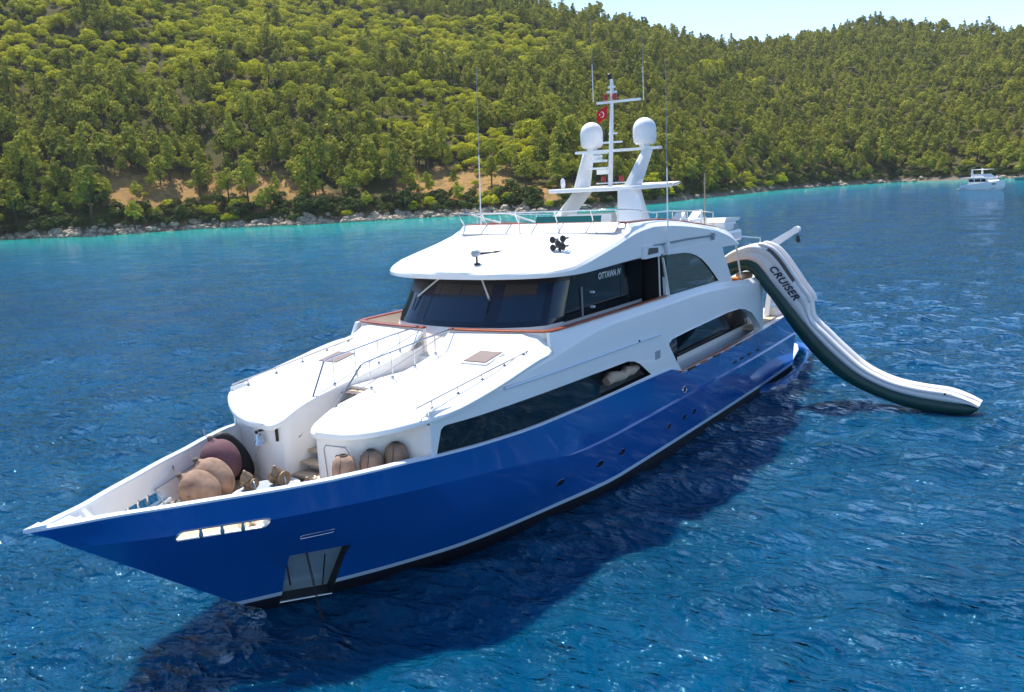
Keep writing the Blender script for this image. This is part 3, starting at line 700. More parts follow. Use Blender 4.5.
MB().box((16.0, -.05, 11.95), (.3, .9, .07)).box((16.1, .1, 12.3), (.25, .3, .06)).build('spreader', M['gel'], mast)
MB().lathe([(.16, 14.15), (.16, 14.22)], (15.9, 0, 0), 12).lathe([(.08, 13.8), (.07, 14.5)], (15.9, 0, 0), 8).lathe([(.22, 13.95), (.22, 14.02)], (15.9, .0, 0), 12).build('mast_head', M['gel'], mast, 50)
MB().lathe([(.09, 14.5), (.10, 14.7), (.04, 14.74)], (15.88, -.1, 0), 10).build('masthead_lamp', M['seal'], mast, 50)
for z, y in ((13.75, .22), (10.42, .42), (10.42, -.42), (13.75, -.2)):
    MB().lathe([(.09, z - .1), (.10, z), (.09, z + .14)], (16.1, y, 0), 10).build('red_lamp', M['redl'], mast, 50)
MB().box((16.2, 0, 10.28), (.25, 1.3, .05)).build('lamp_bracket', M['gel'], mast)
o = MB().box((16.75, -.28, 11.2), (.5, .6, .10)).lathe([(.2, 11.25), (.22, 11.42), (.1, 11.5)], (16.8, -.3, 0), 12).build('radar_pedestal', M['gel'], mast, 40)
MB().box((16.9, -.3, 11.53), (.16, 1.0, .10), rz=.5).build('radar_scanner', M['gel'], o)
MB().box((16.8, -.15, 10.9), (.6, .8, .08)).box((16.7, -.1, 10.75), (.2, .5, .2)).build('lower_radar_shelf', M['gel'], mast)
MB().lathe([(.07, 10.15), (.10, 10.3), (.09, 10.5), (.02, 10.58)], (17.3, -2.0 + .3, 0), 10).build('small_antenna_dome', M['domew'], mast, 50)
whip((16.6, -.5, 13.6), (16.6, -.5, 16.9), .018); whip((15.2, 1.1, 13.6), (15.2, 1.1, 16.6), .018)
# teal wind screen, helm console and furniture on the sundeck
MB().prism([(20.3, -1.35, 8.0), (20.2, 1.5, 8.0), (19.9, 1.5, 9.12), (20.0, -1.35, 9.12)], (0, 0, 0), (.03, 0, 0)).build('sundeck_windscreen', M['teal'], Y)
MB().box((17.6, 0, 8.55), (1.2, 2.0, 1.1)).build('helm_console', M['gel'], Y)
for x, y in ((15.0, 2.3), (12.9, 2.2)):
    o = MB().box((x, y, 8.3), (1.3, .9, .55)).build('sundeck_seat', M['gel'], Y); bevel(o, .08)
    MB().prism([(x - .5, y + .1, 8.55), (x + .3, y + .1, 8.55), (x - .4, y + .1, 8.9)], (0, -.2, 0), (0, .2, 0)).build('seat_back', M['gel'], o)
MB().tube([(13.5, 3.0, 8.0), (13.4, 3.0, 10.5)], .03, 6).build('flag_staff', M['rope'], Y, 60)
# life raft canisters and crane on the after end of the roof
for s in (1, -1):
    o = MB().box((11.3, s * 2.75, 7.65), (2.0, 1.5, .5)).box((11.2, s * 2.75, 8.1), (1.5, 1.1, .42)).build('liferaft_locker', M['gel'], Y); bevel(o, .1)
    MB().prism([(12.1, s * 2.2, 8.3), (10.3, s * 2.2, 8.3), (10.1, s * 2.2, 8.42), (11.9, s * 2.2, 8.5)], (0, 0, 0), (0, s * 1.15, 0)).build('locker_lid', M['gel'], o)
    MB().box((10.55, s * 3.3, 7.98), (.5, .03, .35)).build('locker_vent', M['grey'], o)
    MB().tube([(11.25, s * 3.55, 7.35), (10.65, s * 3.55, 5.7)], .045, 8).build('deck_pillar', M['gel'], Y, 60)
MB().tube([(10.2, 3.3, 7.55), (7.3, 3.3, 7.25), (7.25, 3.3, 6.85)], .03, 6).build('awning_boom', M['steel'], Y, 60)
o = MB().tube([(6.6, 2.4, 5.5), (6.6, 2.4, 6.1)], .2, 10).build('crane', M['gel'], Y, 50)
MB().tube([(6.3, 2.6, 6.25), (6.0, 3.36, 6.74), (6.0, 4.62, 7.5)], [.28, .26, .2], 4, sy=1.0).build('crane_boom', M['gel'], o)
MB().lathe([(.17, -.16), (.17, .16)], (6.0, 4.68, 7.54), 12, rot=Matrix.Rotation(PI / 2, 3, 'Y')).build('crane_sheave', M['gel'], o, 50)
MB().lathe([(.05, 6.9), (.13, 7.0), (.10, 7.15), (.03, 7.3)], (6.0, 4.75, 0), 10).build('crane_hook', M['seal'], o, 50)
# after decks
MB().box((8.2, 0, 5.36), (3.2, 7.2, .14)).build('upper_aft_deck', M['gel'], Y)
MB().box((7.0, 0, 3.2), (5.6, 7.7, .1)).build('main_aft_deck', M['deck'], Y)
for s in (1, -1):
    o = MB().box((5.6, s * 3.55, 3.5), (1.2, .5, .5)).build('aft_seat', M['gel'], Y); bevel(o, .08)
    MB().prism([(6.5, s * 3.2, 3.3), (5.9, s * 3.2, 4.6), (5.1, s * 3.2, 4.4), (4.6, s * 3.2, 3.3)], (0, 0, 0), (0, s * .25, 0)).build('aft_wing', M['gel'], Y)
    MB().tube([(8.3, s * 4.1, 3.35), (6, s * 4.08, 3.4), (4.3, s * 4.0, 3.42)], .04, 6).build('aft_rail', M['teak'], Y, 60)

# ---------------------------------------------------------------- foredeck gear that belongs to the yacht
pod = MB().lathe([(.95, 2.73), (1.0, 2.95), (.95, 3.03), (.86, 3.05)], (35.55, -.1, 0), 28, sx=1.05, sy=.75).build('windlass_plinth', M['gel'], Y, 40)
MB().lathe([(.84, 3.05), (.84, 3.056)], (35.55, -.1, 0), 28, sx=1.02, sy=.72).build('plinth_top', M['grey'], pod)
for x, y, q in ((35.75, -.45, .8), (35.1, -.05, 1.15), (34.75, .75, .9)):
    r_ = Matrix.Rotation(.25, 3, 'Y')
    o = MB().lathe([(.16, 0), (.16, .08), (.09, .12), (.08, .2), (.13, .24), (.17, .34), (.12, .44), (.06, .5), (.03, .56)], (x, y, 3.05 if q != .9 else 2.74), 14, rot=r_ * 1.0).build('windlass', M['bronze'], Y, 40)
    o2 = MB().lathe([(.17 * q, -.22), (.17 * q, -.17), (.10 * q, -.12), (.09 * q, 0), (.10 * q, .12), (.17 * q, .17), (.17 * q, .22)], (x + .05, y + .05, 3.25 if q != .9 else 3.0), 14, rot=Matrix.Rotation(PI / 2, 3, 'X')).build('gypsy', M['bronze'], o, 40)
    MB().tube([(x, y + .1, 3.3), (x + .1, y + .3, 3.32), (x + .15, y + .4, 3.15)], .02, 6).build('brake_lever', M['steel'], o, 60)
for s in (1, -1):
    for dx in (0, .3):
        MB().lathe([(.09, 2.74), (.09, 2.98), (.13, 3.0), (.13, 3.04)], (36.9 + dx, s * .95 if s > 0 else -1.65 - dx * .2, 0), 12).build('bollard', M['steel'], Y, 50)
o = MB().box((36.5, -1.1, 2.78), (1.0, .8, .08), rz=.5).build('rope_grating', M['deck'], Y)
for x, y in ((36.75, -1.5), (37.0, -1.2)):
    MB().lathe([(.07, 2.78), (.05, 2.9), (.05, 3.05), (.1, 3.12), (.1, 3.16)], (x, y, 0), 12).build('mooring_post', M['bronze'], Y, 50)
a = math.atan2(-.55, 1.3)
o = MB().box((38.0, -1.6, 2.98), (1.65, .52, .06), rot=Matrix.Rotation(.50, 3, 'Z') @ Matrix.Rotation(.35, 3, 'X')).build('slot_view_frame', M['gel'], Y)  # frame and blue panes stand for sea seen through the starboard fairlead slot
rot = Matrix.Rotation(.50, 3, 'Z') @ Matrix.Rotation(.35, 3, 'X')
for k in range(4):
    c = Vector((38.0, -1.6, 2.98)) + rot @ Vector((-.6 + k * .4, 0, .035)); MB().box(c, (.33, .42, .02), rot=rot).build('slot_view_pane', M['slotview'], o)
# bell, vent door, rails on the curved front
def yfront_x(y):
    xs = [34.42, 34.36, 34.2, 33.9, 33.5, 33.0]; ys = [1.3, 1.9, 2.5, 3.1, 3.55, 3.88]
    return float(np.interp(abs(y), ys, xs))
b = MB().lathe([(.16, 0), (.15, .03), (.10, .12), (.08, .24), (.03, .28)], (34.62, -1.28, 3.86), 16).build('ship_bell', M['steel'], Y, 50)
MB().box((34.5, -1.28, 4.22), (.25, .08, .05)).build('bell_bracket', M['seal'], b)
MB().tube([(34.58, -1.28 + .0, 3.9), (34.6, -1.5, 3.55), (34.5, -1.66, 3.42), (34.45, -1.6, 3.65), (34.5, -1.35, 3.85)], .012, 5).build('bell_rope', M['rope'], b, 60)
MB().box((34.44, -.78, 4.12), (.05, .07, .36)).build('wall_lamp', M['seal'], Y)
MB().lathe([(.05, 0), (.05, .03)], (34.44, -1.6, 4.1), 8, rot=Matrix.Rotation(PI / 2, 3, 'Y')).build('wall_socket', M['seal'], Y, 50)
P = [(34.45, y, z) for y, z in [(1.05, 3.2), (1.0, 3.95), (1.08, 4.06), (1.75, 4.06), (1.84, 3.95), (1.84, 3.2)]]
P = [(yfront_x(max(y, 1.3)) + .02, y, z) for _, y, z in P]
o = MB().tube(P, .012, 5).build('locker_door_seam', M['grey'], Y, 60)
MB().lathe([(.06, 0), (.06, .02)], (yfront_x(1.45) + .01, 1.45, 3.78), 10, rot=Matrix.Rotation(PI / 2, 3, 'Y')).build('door_vent', M['seal'], o, 50)
MB().tube([(yfront_x(1.5) + .04, 1.3, 3.5), (yfront_x(1.5) + .06, 1.5, 3.54), (yfront_x(1.6) + .05, 1.7, 3.47)], .015, 5).build('door_handle', M['steel'], o, 60)
for k in range(5):                             # inner bulwark grab rail and lanyards, starboard
    pass
gr = MB().tube([(37.6, -b_in(37.6, 3.5) + .1, 3.42), (35.6, -b_in(35.6, 3.5) + .1, 3.42)], .02, 5)
gr.tube([(37.6, -b_in(37.6, 3.5) + .1, 3.42), (37.5, -b_in(37.5, 3.0) + .22, 2.95), (36.9, -b_in(36.9, 3.0) + .3, 2.9)], .02, 5)
gr.build('bulwark_rail', M['grey'], Y, 60)
# ================================================================ things on the yacht
def cushion(name, c, r, m, label, tilt=(0, 0), grp='large round fenders lashed on the foredeck', lash=True):
    o = empty(name, c, label, 'fender', grp)
    rot = Matrix.Rotation(tilt[0], 3, 'Z') @ Matrix.Rotation(tilt[1], 3, 'Y')
    prof = []
    for i in range(15):
        t = PI * i / 14; q = math.sin(t) ** .8 if 0 < i < 14 else 0.0; prof.append((max(.01, r * q), -math.cos(t) * r * 1.12 + (r * .25 if i == 14 else 0)))
    mb = MB(); mb.lathe(prof, (0, 0, 0), 22, rot=rot)
    mb.build('cover', M[m], o, 60)
    kb = MB(); tip = rot @ Vector((0, 0, r * 1.3))
    kb.ball(tip, (.09, .09, .07), 8, 6)
    kb.tube([tip, tip + Vector((.05, .12, .05)), tip + Vector((.02, .2, -.08))], .014, 5)
    if lash: kb.tube([tip, tip + Vector((-.05, -.2, -.02)), tip + Vector((-.2, -.5, -.02)), tip + Vector((-.3, -.7, .1))], .014, 5)
    kb.build('lashing', M['mesh'], o, 60)
    return o
cushion('ball_fender', (36.62, -1.35, 3.18), .48, 'fender', 'beige ball fender nearest the bow on the foredeck', (2.2, -.85))
cushion('ball_fender', (36.0, -1.62, 3.22), .52, 'fender', 'beige ball fender between the nearest ball and the plum one', (2.2, -.6))
cushion('ball_fender', (35.3, -2.15, 3.45), .53, 'fdark', 'plum coloured fender against the starboard bulwark by the black cover', (2.0, -.35))
# black folded cover standing behind the fenders
P = []
for i in range(20):
    t = 2 * PI * i / 20; P.append((.42 * math.copysign(abs(math.cos(t)) ** .8, math.cos(t)), .86 * math.sin(t)))
o = empty('black_cover', (34.78, -2.3, 3.38), 'tall black covered board standing between the plum fender and the deckhouse', 'board')
rot = Matrix.Rotation(-.3, 3, 'Z') @ Matrix.Rotation(.5, 3, 'Y')
ca = [rot @ Vector((a, 0, b)) for a, b in P]
nn = rot @ Vector((0, 1, 0))
mb = MB(); rows = []
for d, k in ((-.13, .8), (-.09, .95), (-.03, 1), (.03, 1), (.09, .95), (.13, .8)): rows.append([tuple(p * k + nn * d) for p in ca])
mb.loft(rows, closed=True, caps=True).build('cover', M['blackc'], o, 50)
# three cylindrical fenders on the port side deck
for i, (x, y, zt, lab) in enumerate([(34.8, 2.06, 4.0, 'cylindrical beige fender nearest the bow in the row of three by the deckhouse front'),
                                     (34.22, 2.46, 4.02, 'middle beige fender of the row of three by the deckhouse front'),
                                     (33.66, 2.80, 4.1, 'aftmost beige fender of the row of three, beside the dark long window')]):
    o = empty('cylinder_fender', (x, y, 2.74), lab, 'fender', 'row of three beige fenders standing on the port side deck')
    r = .32; hh = zt - 2.74
    MB().lathe([(.2, 0), (r * .95, .08), (r, .3), (r * 1.0, hh * .6), (r * .97, hh - .28), (r * .86, hh - .12), (r * .6, hh - .02), (r * .3, hh + .01), (r * .25, hh - .04)], (0, 0, 0), 20).build('cover', M['fender'], o, 50)
    k = MB().tube([(r * .3 * math.cos(t), r * .3 * math.sin(t), hh + .02) for t in frange(0, 5.6, 12)], .025, 6)
    k.tube([(0.1, 0.02, hh + .02), (r * .7, .12, hh - .08), (r * 1.01, .16, hh - .3), (r * 1.02, .10, hh * .5)], .014, 5)
    k.build('drawstring', M['mesh'], o, 60)
# rolled tan cover lying in the side opening
o = empty('rolled_cover', (23.3, 3.95, 3.5), 'tan rolled cover lying in the after end of the long dark side window', 'cover')
pts = [(1.15, 0, .32), (.9, .02, .42), (.4, .0, .36), (0, .02, .30), (-.3, 0, .40), (-.7, 0, .34), (-1.15, 0, .42), (-1.4, 0, .36)]
MB().tube(pts, [.16, .21, .19, .15, .19, .17, .13, .08], 12).build('roll', M['tan'], o, 60)
MB().tube([(.02, -.16, .3), (.02, 0, .49), (.02, .17, .3), (.02, 0, .12), (.02, -.16, .3)], .02, 6).build('strap', M['canvas'], o, 60)
# orange and beige cloths lying by the upper deck rail
MB().box((0, 0, 0), (.5, .4, .22), rz=.3).build('folded_towel', M['orange'], None).location = (10.6, 3.2, 5.60)
t_ = bpy.data.objects['folded_towel']; bevel(t_, .06); tag(t_, 'orange folded towel on the upper deck beneath the slide arch', 'towel')
o = MB().box((0, 0, 0), (.9, .45, .3), rz=-.2).build('deck_cushion', M['tan']); o.location = (9.5, 3.3, 5.66); bevel(o, .1); tag(o, 'tan cushion at the upper deck edge under the slide arch, aft of the orange towel', 'cushion')

# flag: red with a white crescent and star
fo = empty('flag', (16.15, -.34, 13.42), 'red flag with white crescent and star flying from the mast yard', 'flag')
rows = []
for i in range(11):
    u = i / 10; r_ = []
    for j in range(8):
        v = j / 7; r_.append((.06 * math.sin(u * 7 + v), -.0 - u * .95 + .45 - .0, -u * .28 - v * .78 + .05 * math.sin(u * 5)))
    rows.append(r_)
fo.scale = (.5, .5, .62)
fm = MB().loft(rows); fl_ = fm.build('cloth', M['red'], fo, 60); sm = fl_.modifiers.new('s', 'SOLIDIFY'); sm.thickness = .006
cr = []
cy, cz, r1 = 0.02, -.52, .20
A_ = [(cy + r1 * math.cos(t), cz + r1 * math.sin(t)) for t in frange(.65, 2 * PI - .65, 18)]
B_ = [(cy + .045 + r1 * .8 * math.cos(t), cz + r1 * .8 * math.sin(t)) for t in frange(2 * PI - .72, .72, 18)]
B_ = [(a, b) for a, b in B_]
n = len(A_); vs = [(.075, -a + .02, b) for a, b in A_] + [(.075, -a + .02, b) for a, b in B_[::-1]]
MB().add(vs, [(i, i + 1, n + i + 1, n + i) for i in range(n - 1)]).build('crescent', M['wink'], fo)
star = [(.075, -.22 + (.085 if k % 2 == 0 else .034) * math.cos(2 * PI * k / 10), -.52 + (.085 if k % 2 == 0 else .034) * math.sin(2 * PI * k / 10)) for k in range(10)]
MB().add(star, [tuple(range(10))]).build('star', M['wink'], fo)

# ---------------------------------------------------------------- inflatable slide
S = empty('inflatable_slide', (9.3, 8.0, 0), 'white and green inflatable slide curving from the yacht down into the sea', 'slide')
LOC = Vector((-9.3, -8.0, 0))
bound = [(1.6, 5.7), (2.4, 6.15), (3.0, 6.38), (3.55, 6.46), (4.0, 6.33), (4.35, 5.98), (4.8, 5.38), (5.28, 4.80), (5.85, 4.08), (6.48, 3.33), (7.1, 2.66), (7.75, 2.06), (8.45, 1.52), (9.2, 1.12), (10.1, .80), (11.2, .60), (12.2, .52), (12.95, .48), (13.35, .40)]
bott = [(1.9, 5.2), (2.6, 5.60), (3.15, 5.85), (3.5, 5.95), (3.78, 5.82), (4.0, 5.55), (4.35, 5.10), (4.72, 4.62), (5.2, 3.95), (5.75, 3.2), (6.4, 2.42), (7.1, 1.72), (7.85, 1.15), (8.7, .72), (9.7, .36), (10.9, .06), (12.1, -.03), (12.85, -.02), (13.32, .22)]
topw = [(1.9, 6.1), (2.4, 6.55), (3.1, 6.95), (3.9, 7.16), (4.62, 6.98), (5.1, 6.55), (5.55, 5.93), (6.0, 5.26), (6.42, 4.62), (6.9, 3.62), (7.45, 2.94), (8.05, 2.40), (8.7, 1.86), (9.4, 1.47), (10.2, 1.20), (11.2, 1.05), (12.1, .98), (12.9, .74), (13.4, .48)]
topw[8] = (6.42, 4.60); topw[9] = (6.46, 4.0); topw[10] = (7.22, 3.18)
def resample(pts, k):
    P = np.array(pts); t = np.arange(len(P)); T = np.linspace(0, len(P) - 1, k)
    # smooth cubic by spl on each coordinate
    fy = spl([(float(a), float(b)) for a, b in zip(t, P[:, 0])]); fz = spl([(float(a), float(b)) for a, b in zip(t, P[:, 1])])
    return [(fy(float(q)), fz(float(q))) for q in T]
K = 91
bo, bt, tw = resample(bound, K), resample(bott, K), resample(topw, K)
W0, W1 = 10.0, 8.95
def V3(x, p): return Vector((x, p[0], p[1])) + LOC
g = MB(); rows = []
for i in range(K):
    a, b = Vector(bt[i]), Vector(bo[i]); d = b - a; m_ = (a + b) / 2
    e = 1.0
    xm = (W0 + W1) / 2
    prof = [(W0 - .04, 1.0), (W0 + .02, .8), (W0 + .04, .5), (W0 + .0, .2), (W0 - .16, 0.0), (xm + .3, -.02), (xm, .05), (xm - .3, -.02), (W1 + .16, 0), (W1, .2), (W1 - .04, .5), (W1 - .02, .8), (W1 + .04, 1.0)]
    rows.append([tuple(V3(x, (a.x + d.x * f, a.y + d.y * f))) for x, f in prof])
g.loft(rows, closed=True, caps=True).build('green_underside', M['pvcg'], S, 60)
wb = MB(); rows = []
for i in range(K):
    a, b = Vector(bo[i]), Vector(tw[i]); d = b - a
    u = i / (K - 1)
    fl = .42 if u < .47 else .45                       # height of the lane floor
    r_ = .30
    prof = [(W0 - .05, -.02), (W0 + .05, .12), (W0 + .08, .3), (W0 + .05, .46), (W0 + .0, .53), (W0 + .04, .62), (W0 + .05, .8), (W0 - .02, .94), (W0 - .14, 1.0), (W0 - .28, .93), (W0 - .36, .78), (W0 - .34, fl + .04), (W0 - .42, fl),
            (W1 + .42, fl), (W1 + .34, fl + .04), (W1 + .36, .78), (W1 + .28, .93), (W1 + .14, 1.0), (W1 + .02, .94), (W1 - .05, .8), (W1 - .04, .62), (W1, .53), (W1 - .05, .46), (W1 - .08, .3), (W1 - .05, .12), (W1 + .05, -.02)]
    rows.append([tuple(V3(x, (a.x + d.x * f, a.y + d.y * f))) for x, f in prof])
wb.loft(rows, closed=True, caps=True).build('white_body', M['pvcw'], S, 60)
for x in (W0 - .12, W1 + .12):
    up_ = [tw[i] for i in range(34, 57)]
    o = MB().tube([V3(x, (p[0] + .03, p[1] + .03)) for p in [tw[i] for i in range(16, 42)]], [.04] + [.10] * 24 + [.06], 8).build('upper_guard_tube', M['pvcw'], S, 60)
    q = MB()
    A1 = [tw[i] for i in range(20, 34)]
    q.loft([[tuple(V3(x + (.12 if x > 9.5 else -.12), (p[0] - .0, p[1] + .02))), tuple(V3(x + (.16 if x > 9.5 else -.16), (p[0] - .16, p[1] - .15)))] for p in A1]).build('side_netting', M['mesh'], o)
# lettering along the forward side
for s_, xx in ((1, W0 + .105), (-1, W1 - .105)):
    pa, pb = Vector((4.86, 6.22)), Vector((5.98, 4.80)); dr = (pb - pa).normalized(); mid = (pa + pb) / 2 + Vector((-.08, -.06))
    ex = Vector((0, dr.x, dr.y)); ez = Vector((1, 0, 0)); ey = ez.cross(ex)
    if s_ < 0: ex = -ex; ez = Vector((-1, 0, 0)); ey = ez.cross(ex)
    c = Vector((xx, mid.x, mid.y)) + LOC
    MM = Matrix(((ex.x, ey.x, ez.x, c.x), (ex.y, ey.y, ez.y, c.y), (ex.z, ey.z, ez.z, c.z), (0, 0, 0, 1)))
    text_mesh('lettering', 'CRUISER', .46, S, M['ink'], MM, .35, space=1.08)
MB().lathe([(.05, 0), (.05, .03)], Vector((W0 + .06, 12.1, .88)) + LOC, 8, rot=Matrix.Rotation(PI / 2, 3, 'Y')).build('valve', M['ink'], S, 50)
MB().lathe([(.05, 0), (.05, .03)], Vector((W0 + .03, 3.9, 6.8)) + LOC, 8, rot=Matrix.Rotation(PI / 2, 3, 'Y')).build('valve', M['canvas'], S, 50)

# ================================================================ setting: hills, shore, sea
CX, CY = 50.0, 17.9
SHORE = [(60, -520), (-20, -430), (-98.5, -300.2), (-112.4, -315), (-125, -272.5), (-155.7, -259.2), (-166.5, -218.7), (-195.2, -188.5), (-210.7, -140), (-250, -128), (-339.4, -126.5), (-400, -125.7), (-431, -114.6), (-452, -99.6), (-473.8, -84), (-461.2, -52.9), (-446.3, -23.2), (-435, 40), (-440, 160), (-400, 320)]
sh_t = [math.atan2(y - CY, x - CX) % (2 * PI) for x, y in SHORE]; sh_r = [math.hypot(x - CX, y - CY) for x, y in SHORE]
_o = np.argsort(sh_t); sh_t = np.array(sh_t)[_o]; sh_r = np.array(sh_r)[_o]
T0, T1 = float(sh_t[0]), float(sh_t[-1])
def D(a): return R(a % 360)
# (degrees, ridge distance, ridge height)
RID = [(-80, 740, 150), (-100, 720, 165), (-115, 720, 185), (-128, 740, 190), (-138, 745, 182), (-144, 735, 165), (-148, 720, 142), (-153, 735, 122), (-157, 760, 110), (-160, 800, 108), (-163, 880, 122), (-166.2, 930, 138), (-169, 930, 132), (-172, 930, 120), (-175.5, 920, 108), (-180, 900, 100), (-190, 860, 90), (-215, 800, 70)]
_rt = np.array([D(a) for a, _, _ in RID]); _k = np.argsort(_rt); _rt = _rt[_k]
_rr = np.array([b for _, b, _ in RID], float)[_k]; _rz = np.array([c for _, _, c in RID], float)[_k]
def vnoise(x, y, s, seed):
    """smooth value noise, vectorised"""
    x = np.asarray(x, float) / s; y = np.asarray(y, float) / s
    xi = np.floor(x); yi = np.floor(y); fx = x - xi; fy = y - yi; fx = fx * fx * (3 - 2 * fx); fy = fy * fy * (3 - 2 * fy)
    def hsh(a, b):
        v = np.sin(a * 127.1 + b * 311.7 + seed * 74.7) * 43758.5453; return v - np.floor(v)
    return ((hsh(xi, yi) * (1 - fx) + hsh(xi + 1, yi) * fx) * (1 - fy) + (hsh(xi, yi + 1) * (1 - fx) + hsh(xi + 1, yi + 1) * fx) * fy) * 2 - 1
def shore_r(t):
    return np.interp(t, sh_t, sh_r)
def ground_h(x, y):
    t = np.arctan2(y - CY, x - CX) % (2 * PI); r = np.hypot(x - CX, y - CY)
    rs = shore_r(t); rr = np.interp(t, _rt, _rr); rz = np.interp(t, _rt, _rz)
    s = r - rs; u = np.clip(s / (rr - rs), -1, 3)
    g = np.where(u < 1, 1.18 * u - .18 * u ** 2 * np.clip(u, 0, 1), 1 - (u - 1) * .9)
    g = np.where(u < 1, np.clip(u, 0, 1) ** .92, g)
    z = rz * g
    dep = np.clip(s / 60, 0, 1)
    z = z + dep * (7 * vnoise(x, y, 120, 1) + 3.5 * vnoise(x, y, 48, 2) + 1.2 * vnoise(x, y, 18, 3))
    # a spur and a gully slanting down to the right of the yacht
    z = z + dep * 9 * np.sin((x * .8 - y * .6) / 70.0) * np.clip(u * 1.5, 0, 1) * np.clip((t - D(-150)) / .2 + 1, 0, 1)
    bank = np.clip(s / 6, -1, 1); z = np.where(s < 60, z * np.clip(s / 60, 0, 1) ** .15 + bank * 1.2, z + 1.2)
    z = np.where(s < 0, np.maximum(s * .12, -9), z)
    return z
nt_, nr_ = 330, 170
tt = np.linspace(T0 + .01, T1 - .01, nt_)
uu = np.concatenate([np.linspace(-.12, 0, 8)[:-1], np.linspace(0, .12, 36)[:-1], np.linspace(.12, 1.05, 100), np.linspace(1.07, 1.9, 28)])
Tm, Um = np.meshgrid(tt, uu, indexing='ij')
rsm = shore_r(Tm); rrm = np.interp(Tm, _rt, _rr); Rm = rsm + (rrm - rsm) * Um
Xm = CX + Rm * np.cos(Tm); Ym = CY + Rm * np.sin(Tm); Zm = ground_h(Xm, Ym)
def grid_obj(name, X, Y_, Z, m, wrap=False):
    a, b = X.shape; co = np.stack([X, Y_, Z], -1).reshape(-1, 3)
    idx = np.arange(a * b).reshape(a, b)
    if wrap: i2 = np.vstack([idx, idx[:1]])
    else: i2 = idx
    q = np.stack([i2[:-1, :-1], i2[1:, :-1], i2[1:, 1:], i2[:-1, 1:]], -1).reshape(-1, 4)
    me = bpy.data.meshes.new(name); me.vertices.add(len(co)); me.vertices.foreach_set('co', co.ravel())
    me.loops.add(q.size); me.loops.foreach_set('vertex_index', q.ravel()); me.polygons.add(len(q))
    me.polygons.foreach_set('loop_start', np.arange(0, q.size, 4)); me.update(calc_edges=True); me.validate()
    me.shade_smooth(); me.materials.append(m)
    o = bpy.data.objects.new(name, me); C.objects.link(o); return o
def ramp(n, stops):
    r = n.nodes.new('ShaderNodeValToRGB'); e = r.color_ramp.elements
    while len(e) < len(stops): e.new(.5)
    for k, (p, c) in enumerate(stops): e[k].position = p; e[k].color = (*c, 1)
    return r
def ground_mat():
    m = bpy.data.materials.new('hillside_soil'); m.use_nodes = True; n = m.node_tree; b = n.nodes['Principled BSDF']; b.inputs['Roughness'].default_value = 1
    b.inputs['Specular IOR Level'].default_value = .1
    tc = n.nodes.new('ShaderNodeTexCoord')
    t = n.nodes.new('ShaderNodeTexNoise'); t.inputs['Scale'].default_value = .16; t.inputs['Detail'].default_value = 9; t.inputs['Roughness'].default_value = .72
    n.links.new(tc.outputs['Object'], t.inputs['Vector'])
    r = ramp(n, [(.3, (.10, .09, .035)), (.44, (.27, .165, .065)), (.54, (.36, .21, .08)), (.62, (.16, .13, .04))])
    n.links.new(t.outputs[0], r.inputs[0])
    # pale wave-washed rock below two metres
    sx = n.nodes.new('ShaderNodeSeparateXYZ'); n.links.new(tc.outputs['Object'], sx.inputs[0])
    mr = n.nodes.new('ShaderNodeMapRange'); mr.inputs[1].default_value = 1.0; mr.inputs[2].default_value = 3.0; n.links.new(sx.outputs['Z'], mr.inputs[0])
    da = n.nodes.new('ShaderNodeAttribute'); da.attribute_name = 'dry'
    dm = n.nodes.new('ShaderNodeMix'); dm.data_type = 'RGBA'; dm.inputs[6].default_value = (.05, .056, .02, 1); n.links.new(da.outputs['Fac'], dm.inputs[0]); n.links.new(r.outputs[0], dm.inputs[7])
    mx = n.nodes.new('ShaderNodeMix'); mx.data_type = 'RGBA'; mx.inputs[6].default_value = (.17, .14, .11, 1)
    n.links.new(mr.outputs[0], mx.inputs[0]); n.links.new(dm.outputs[2], mx.inputs[7]); n.links.new(mx.outputs[2], b.inputs['Base Color'])
    bp = n.nodes.new('ShaderNodeBump'); bp.inputs['Distance'].default_value = .6; n.links.new(t.outputs[0], bp.inputs['Height']); n.links.new(bp.outputs[0], b.inputs['Normal'])
    return m
hill = grid_obj('hillside', Xm, Ym, Zm, ground_mat()); struct(hill)
DRY = hill

# ---- the sea: one polar sheet out to the horizon with real swell near the yacht
ths = np.linspace(0, 2 * PI, 721)[:-1]
rads = np.concatenate([[.02], np.linspace(.5, 60, 240), np.linspace(60, 600, 260)[1:], np.geomspace(600, 9000, 30)[1:]])
Ta, Ra = np.meshgrid(ths, rads, indexing='ij')
OX, OY = 24.0, 6.0
Xw = OX + Ra * np.cos(Ta); Yw = OY + Ra * np.sin(Ta)
Zw = np.zeros_like(Xw); wr_ = np.random.default_rng(5)
wind = R(-150)
for k in range(34):
    lam = 1.6 * (1.13 ** k) if k < 18 else 1.2 * 1.1 ** (k - 18); a = wind + wr_.normal(0, .6); kx, ky = 2 * PI / lam * math.cos(a), 2 * PI / lam * math.sin(a)
    amp = .0105 * lam ** .62 * (1.35 if lam < 3.5 else (1 if lam < 7 else .55))
    ph = wr_.uniform(0, 2 * PI); f = np.clip(1 - Ra * .25 / (lam * 12), 0, 1)
    q = np.sin(kx * Xw + ky * Yw + ph); Zw += amp * f * q
sea = grid_obj('sea', Xw, Yw, Zw, None, wrap=True)
cm = np.array([(0, 0)])
tw_ = np.arctan2(Yw - CY, Xw - CX) % (2 * PI); rw_ = np.hypot(Xw - CX, Yw - CY)
inr = (tw_ > T0) & (tw_ < T1)
dsh = np.where(inr, shore_r(np.clip(tw_, T0, T1)) - rw_, 400.0)
at = sea.data.attributes.new('shore_distance', 'FLOAT', 'POINT'); at.data.foreach_set('value', dsh.reshape(-1).astype(np.float32))
